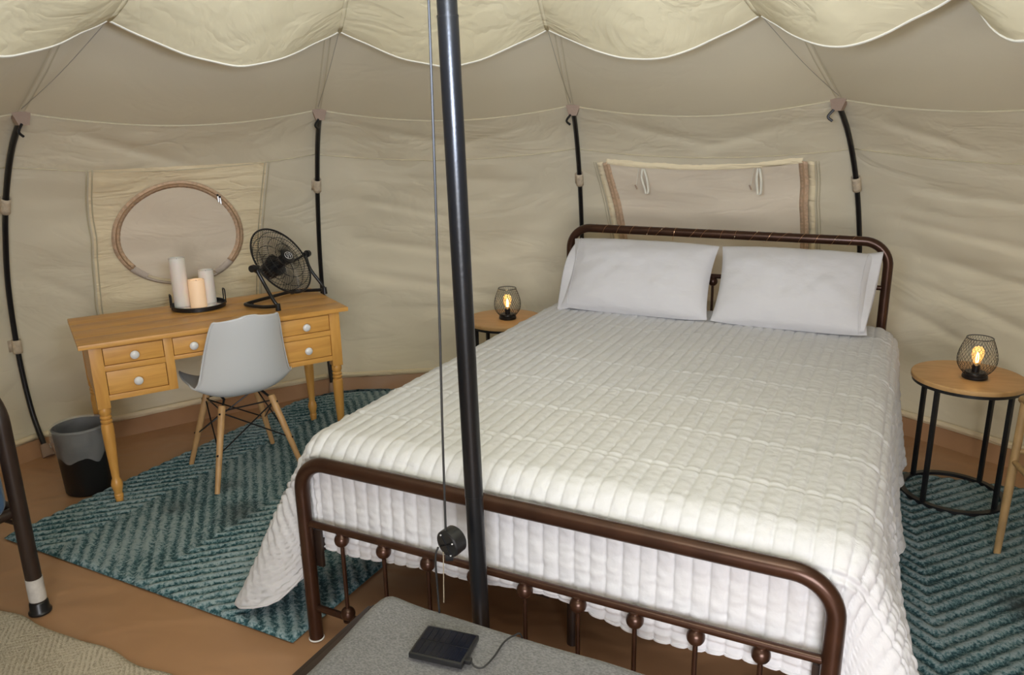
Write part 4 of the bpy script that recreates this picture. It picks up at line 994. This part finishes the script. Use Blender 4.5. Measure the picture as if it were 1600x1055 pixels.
MB().tube([dbp(0, 0, 0.385), dbp(0.84, 0, 0.385)], 0.022, 10).build('end_rail', mats, db)
MB().tube([dbp(0, 0, 0.335), dbp(0.84, 0, 0.335)], 0.008, 10).build('lower_bar', mats, db)
MB().tube([dbp(0.02, 0.0, 0.385), dbp(0.02, 1.5, 0.385)], 0.018, 10).build('side_rail', mats, db)
MB().tube([dbp(0.82, 0.0, 0.385), dbp(0.82, 1.5, 0.385)], 0.018, 10).build('side_rail', mats, db)
for a_ in (0.02, 0.82): MB().tube([dbp(a_, 1.48, 0), dbp(a_, 1.48, 0.4)], 0.022, 12).build('leg', mats, db)
def cush(s, t):
    a_ = 2*PI*s; x = 0.38+0.42*max(-1, min(1, 1.42*math.cos(a_))); y = 0.775+0.73*max(-1, min(1, 1.42*math.sin(a_)))
    z = -math.cos(PI*t); k = max(0.0, 1-abs(z)**5)**0.5
    x = 0.38+(x-0.38)*(1-0.05*(1-k)) if 0 < t < 1 else 0.38; y = 0.775+(y-0.775)*(1-0.03*(1-k)) if 0 < t < 1 else 0.775
    return dbp(x, y, 0.49+0.075*z+0.006*noise.noise(Vector((x*6, y*6, t))))
mt2 = empty('daybed_mattress', (-1.662, 2.372, 0.0)); tag(mt2, 'blue cloth covered mattress lying on the daybed', 'mattress')
MB().grid(cush, 64, 22).build('blue_cover', M['blue_cloth'], mt2, smooth=2.5)

wc = empty('wooden_chair', (1.818, 2.612, 0.014), -0.35); tag(wc, 'pale wooden chair cut off by the right edge, in front of the side table', 'chair')
R2_ = 0.0145
ld = {'a': (Vector((0, 0, 0)), Vector((0.014, 0.022, 0.60))), 'b': (Vector((0.52, 0, 0)), Vector((0.465, 0.012, 0.60))), 'c': (Vector((0.02, -0.50, 0)), Vector((0.06, -0.46, 0.64))), 'd': (Vector((0.50, -0.50, 0)), Vector((0.46, -0.46, 0.64)))}
for k, (p, q) in ld.items(): MB().tube([p, p*0.5+q*0.5, q], [0.0125, 0.016, 0.014], 12).build('leg', M['rattan'], wc)
def on(k, f): p, q = ld[k]; return p*(1-f)+q*f
for a_, b2, f in (('a', 'b', 0.69), ('a', 'c', 0.62), ('b', 'd', 0.62), ('c', 'd', 0.6)): MB().tube([on(a_, f), on(b2, f)], 0.0105, 10).build('stretcher', M['rattan'], wc)
for a_, b2 in (('a', 'c'), ('b', 'd')): MB().tube([on(a_, 1)+Vector((0, 0.03, 0)), on(a_, 1)*0.5+on(b2, 1)*0.5+Vector((0, 0, 0.03)), on(b2, 1)], 0.016, 10).build('arm', M['rattan'], wc)
MB().box((0.05, -0.47, 0.40), (0.47, -0.02, 0.425), 0.008).build('seat', M['rattan'], wc)
for i in range(5): MB().tube([Vector((0.10+0.08*i, -0.46, 0.42)), Vector((0.10+0.08*i, -0.50, 0.80))], 0.008, 8).build('back_slat', M['rattan'], wc)
MB().tube([Vector((0.06, -0.49, 0.79)), Vector((0.46, -0.49, 0.79))], 0.014, 10).build('back_rail', M['rattan'], wc)
for k in ('c', 'd'): MB().tube([on(k, 1), Vector((on(k, 1).x, -0.49, 0.80))], 0.013, 10).build('back_post', M['rattan'], wc)
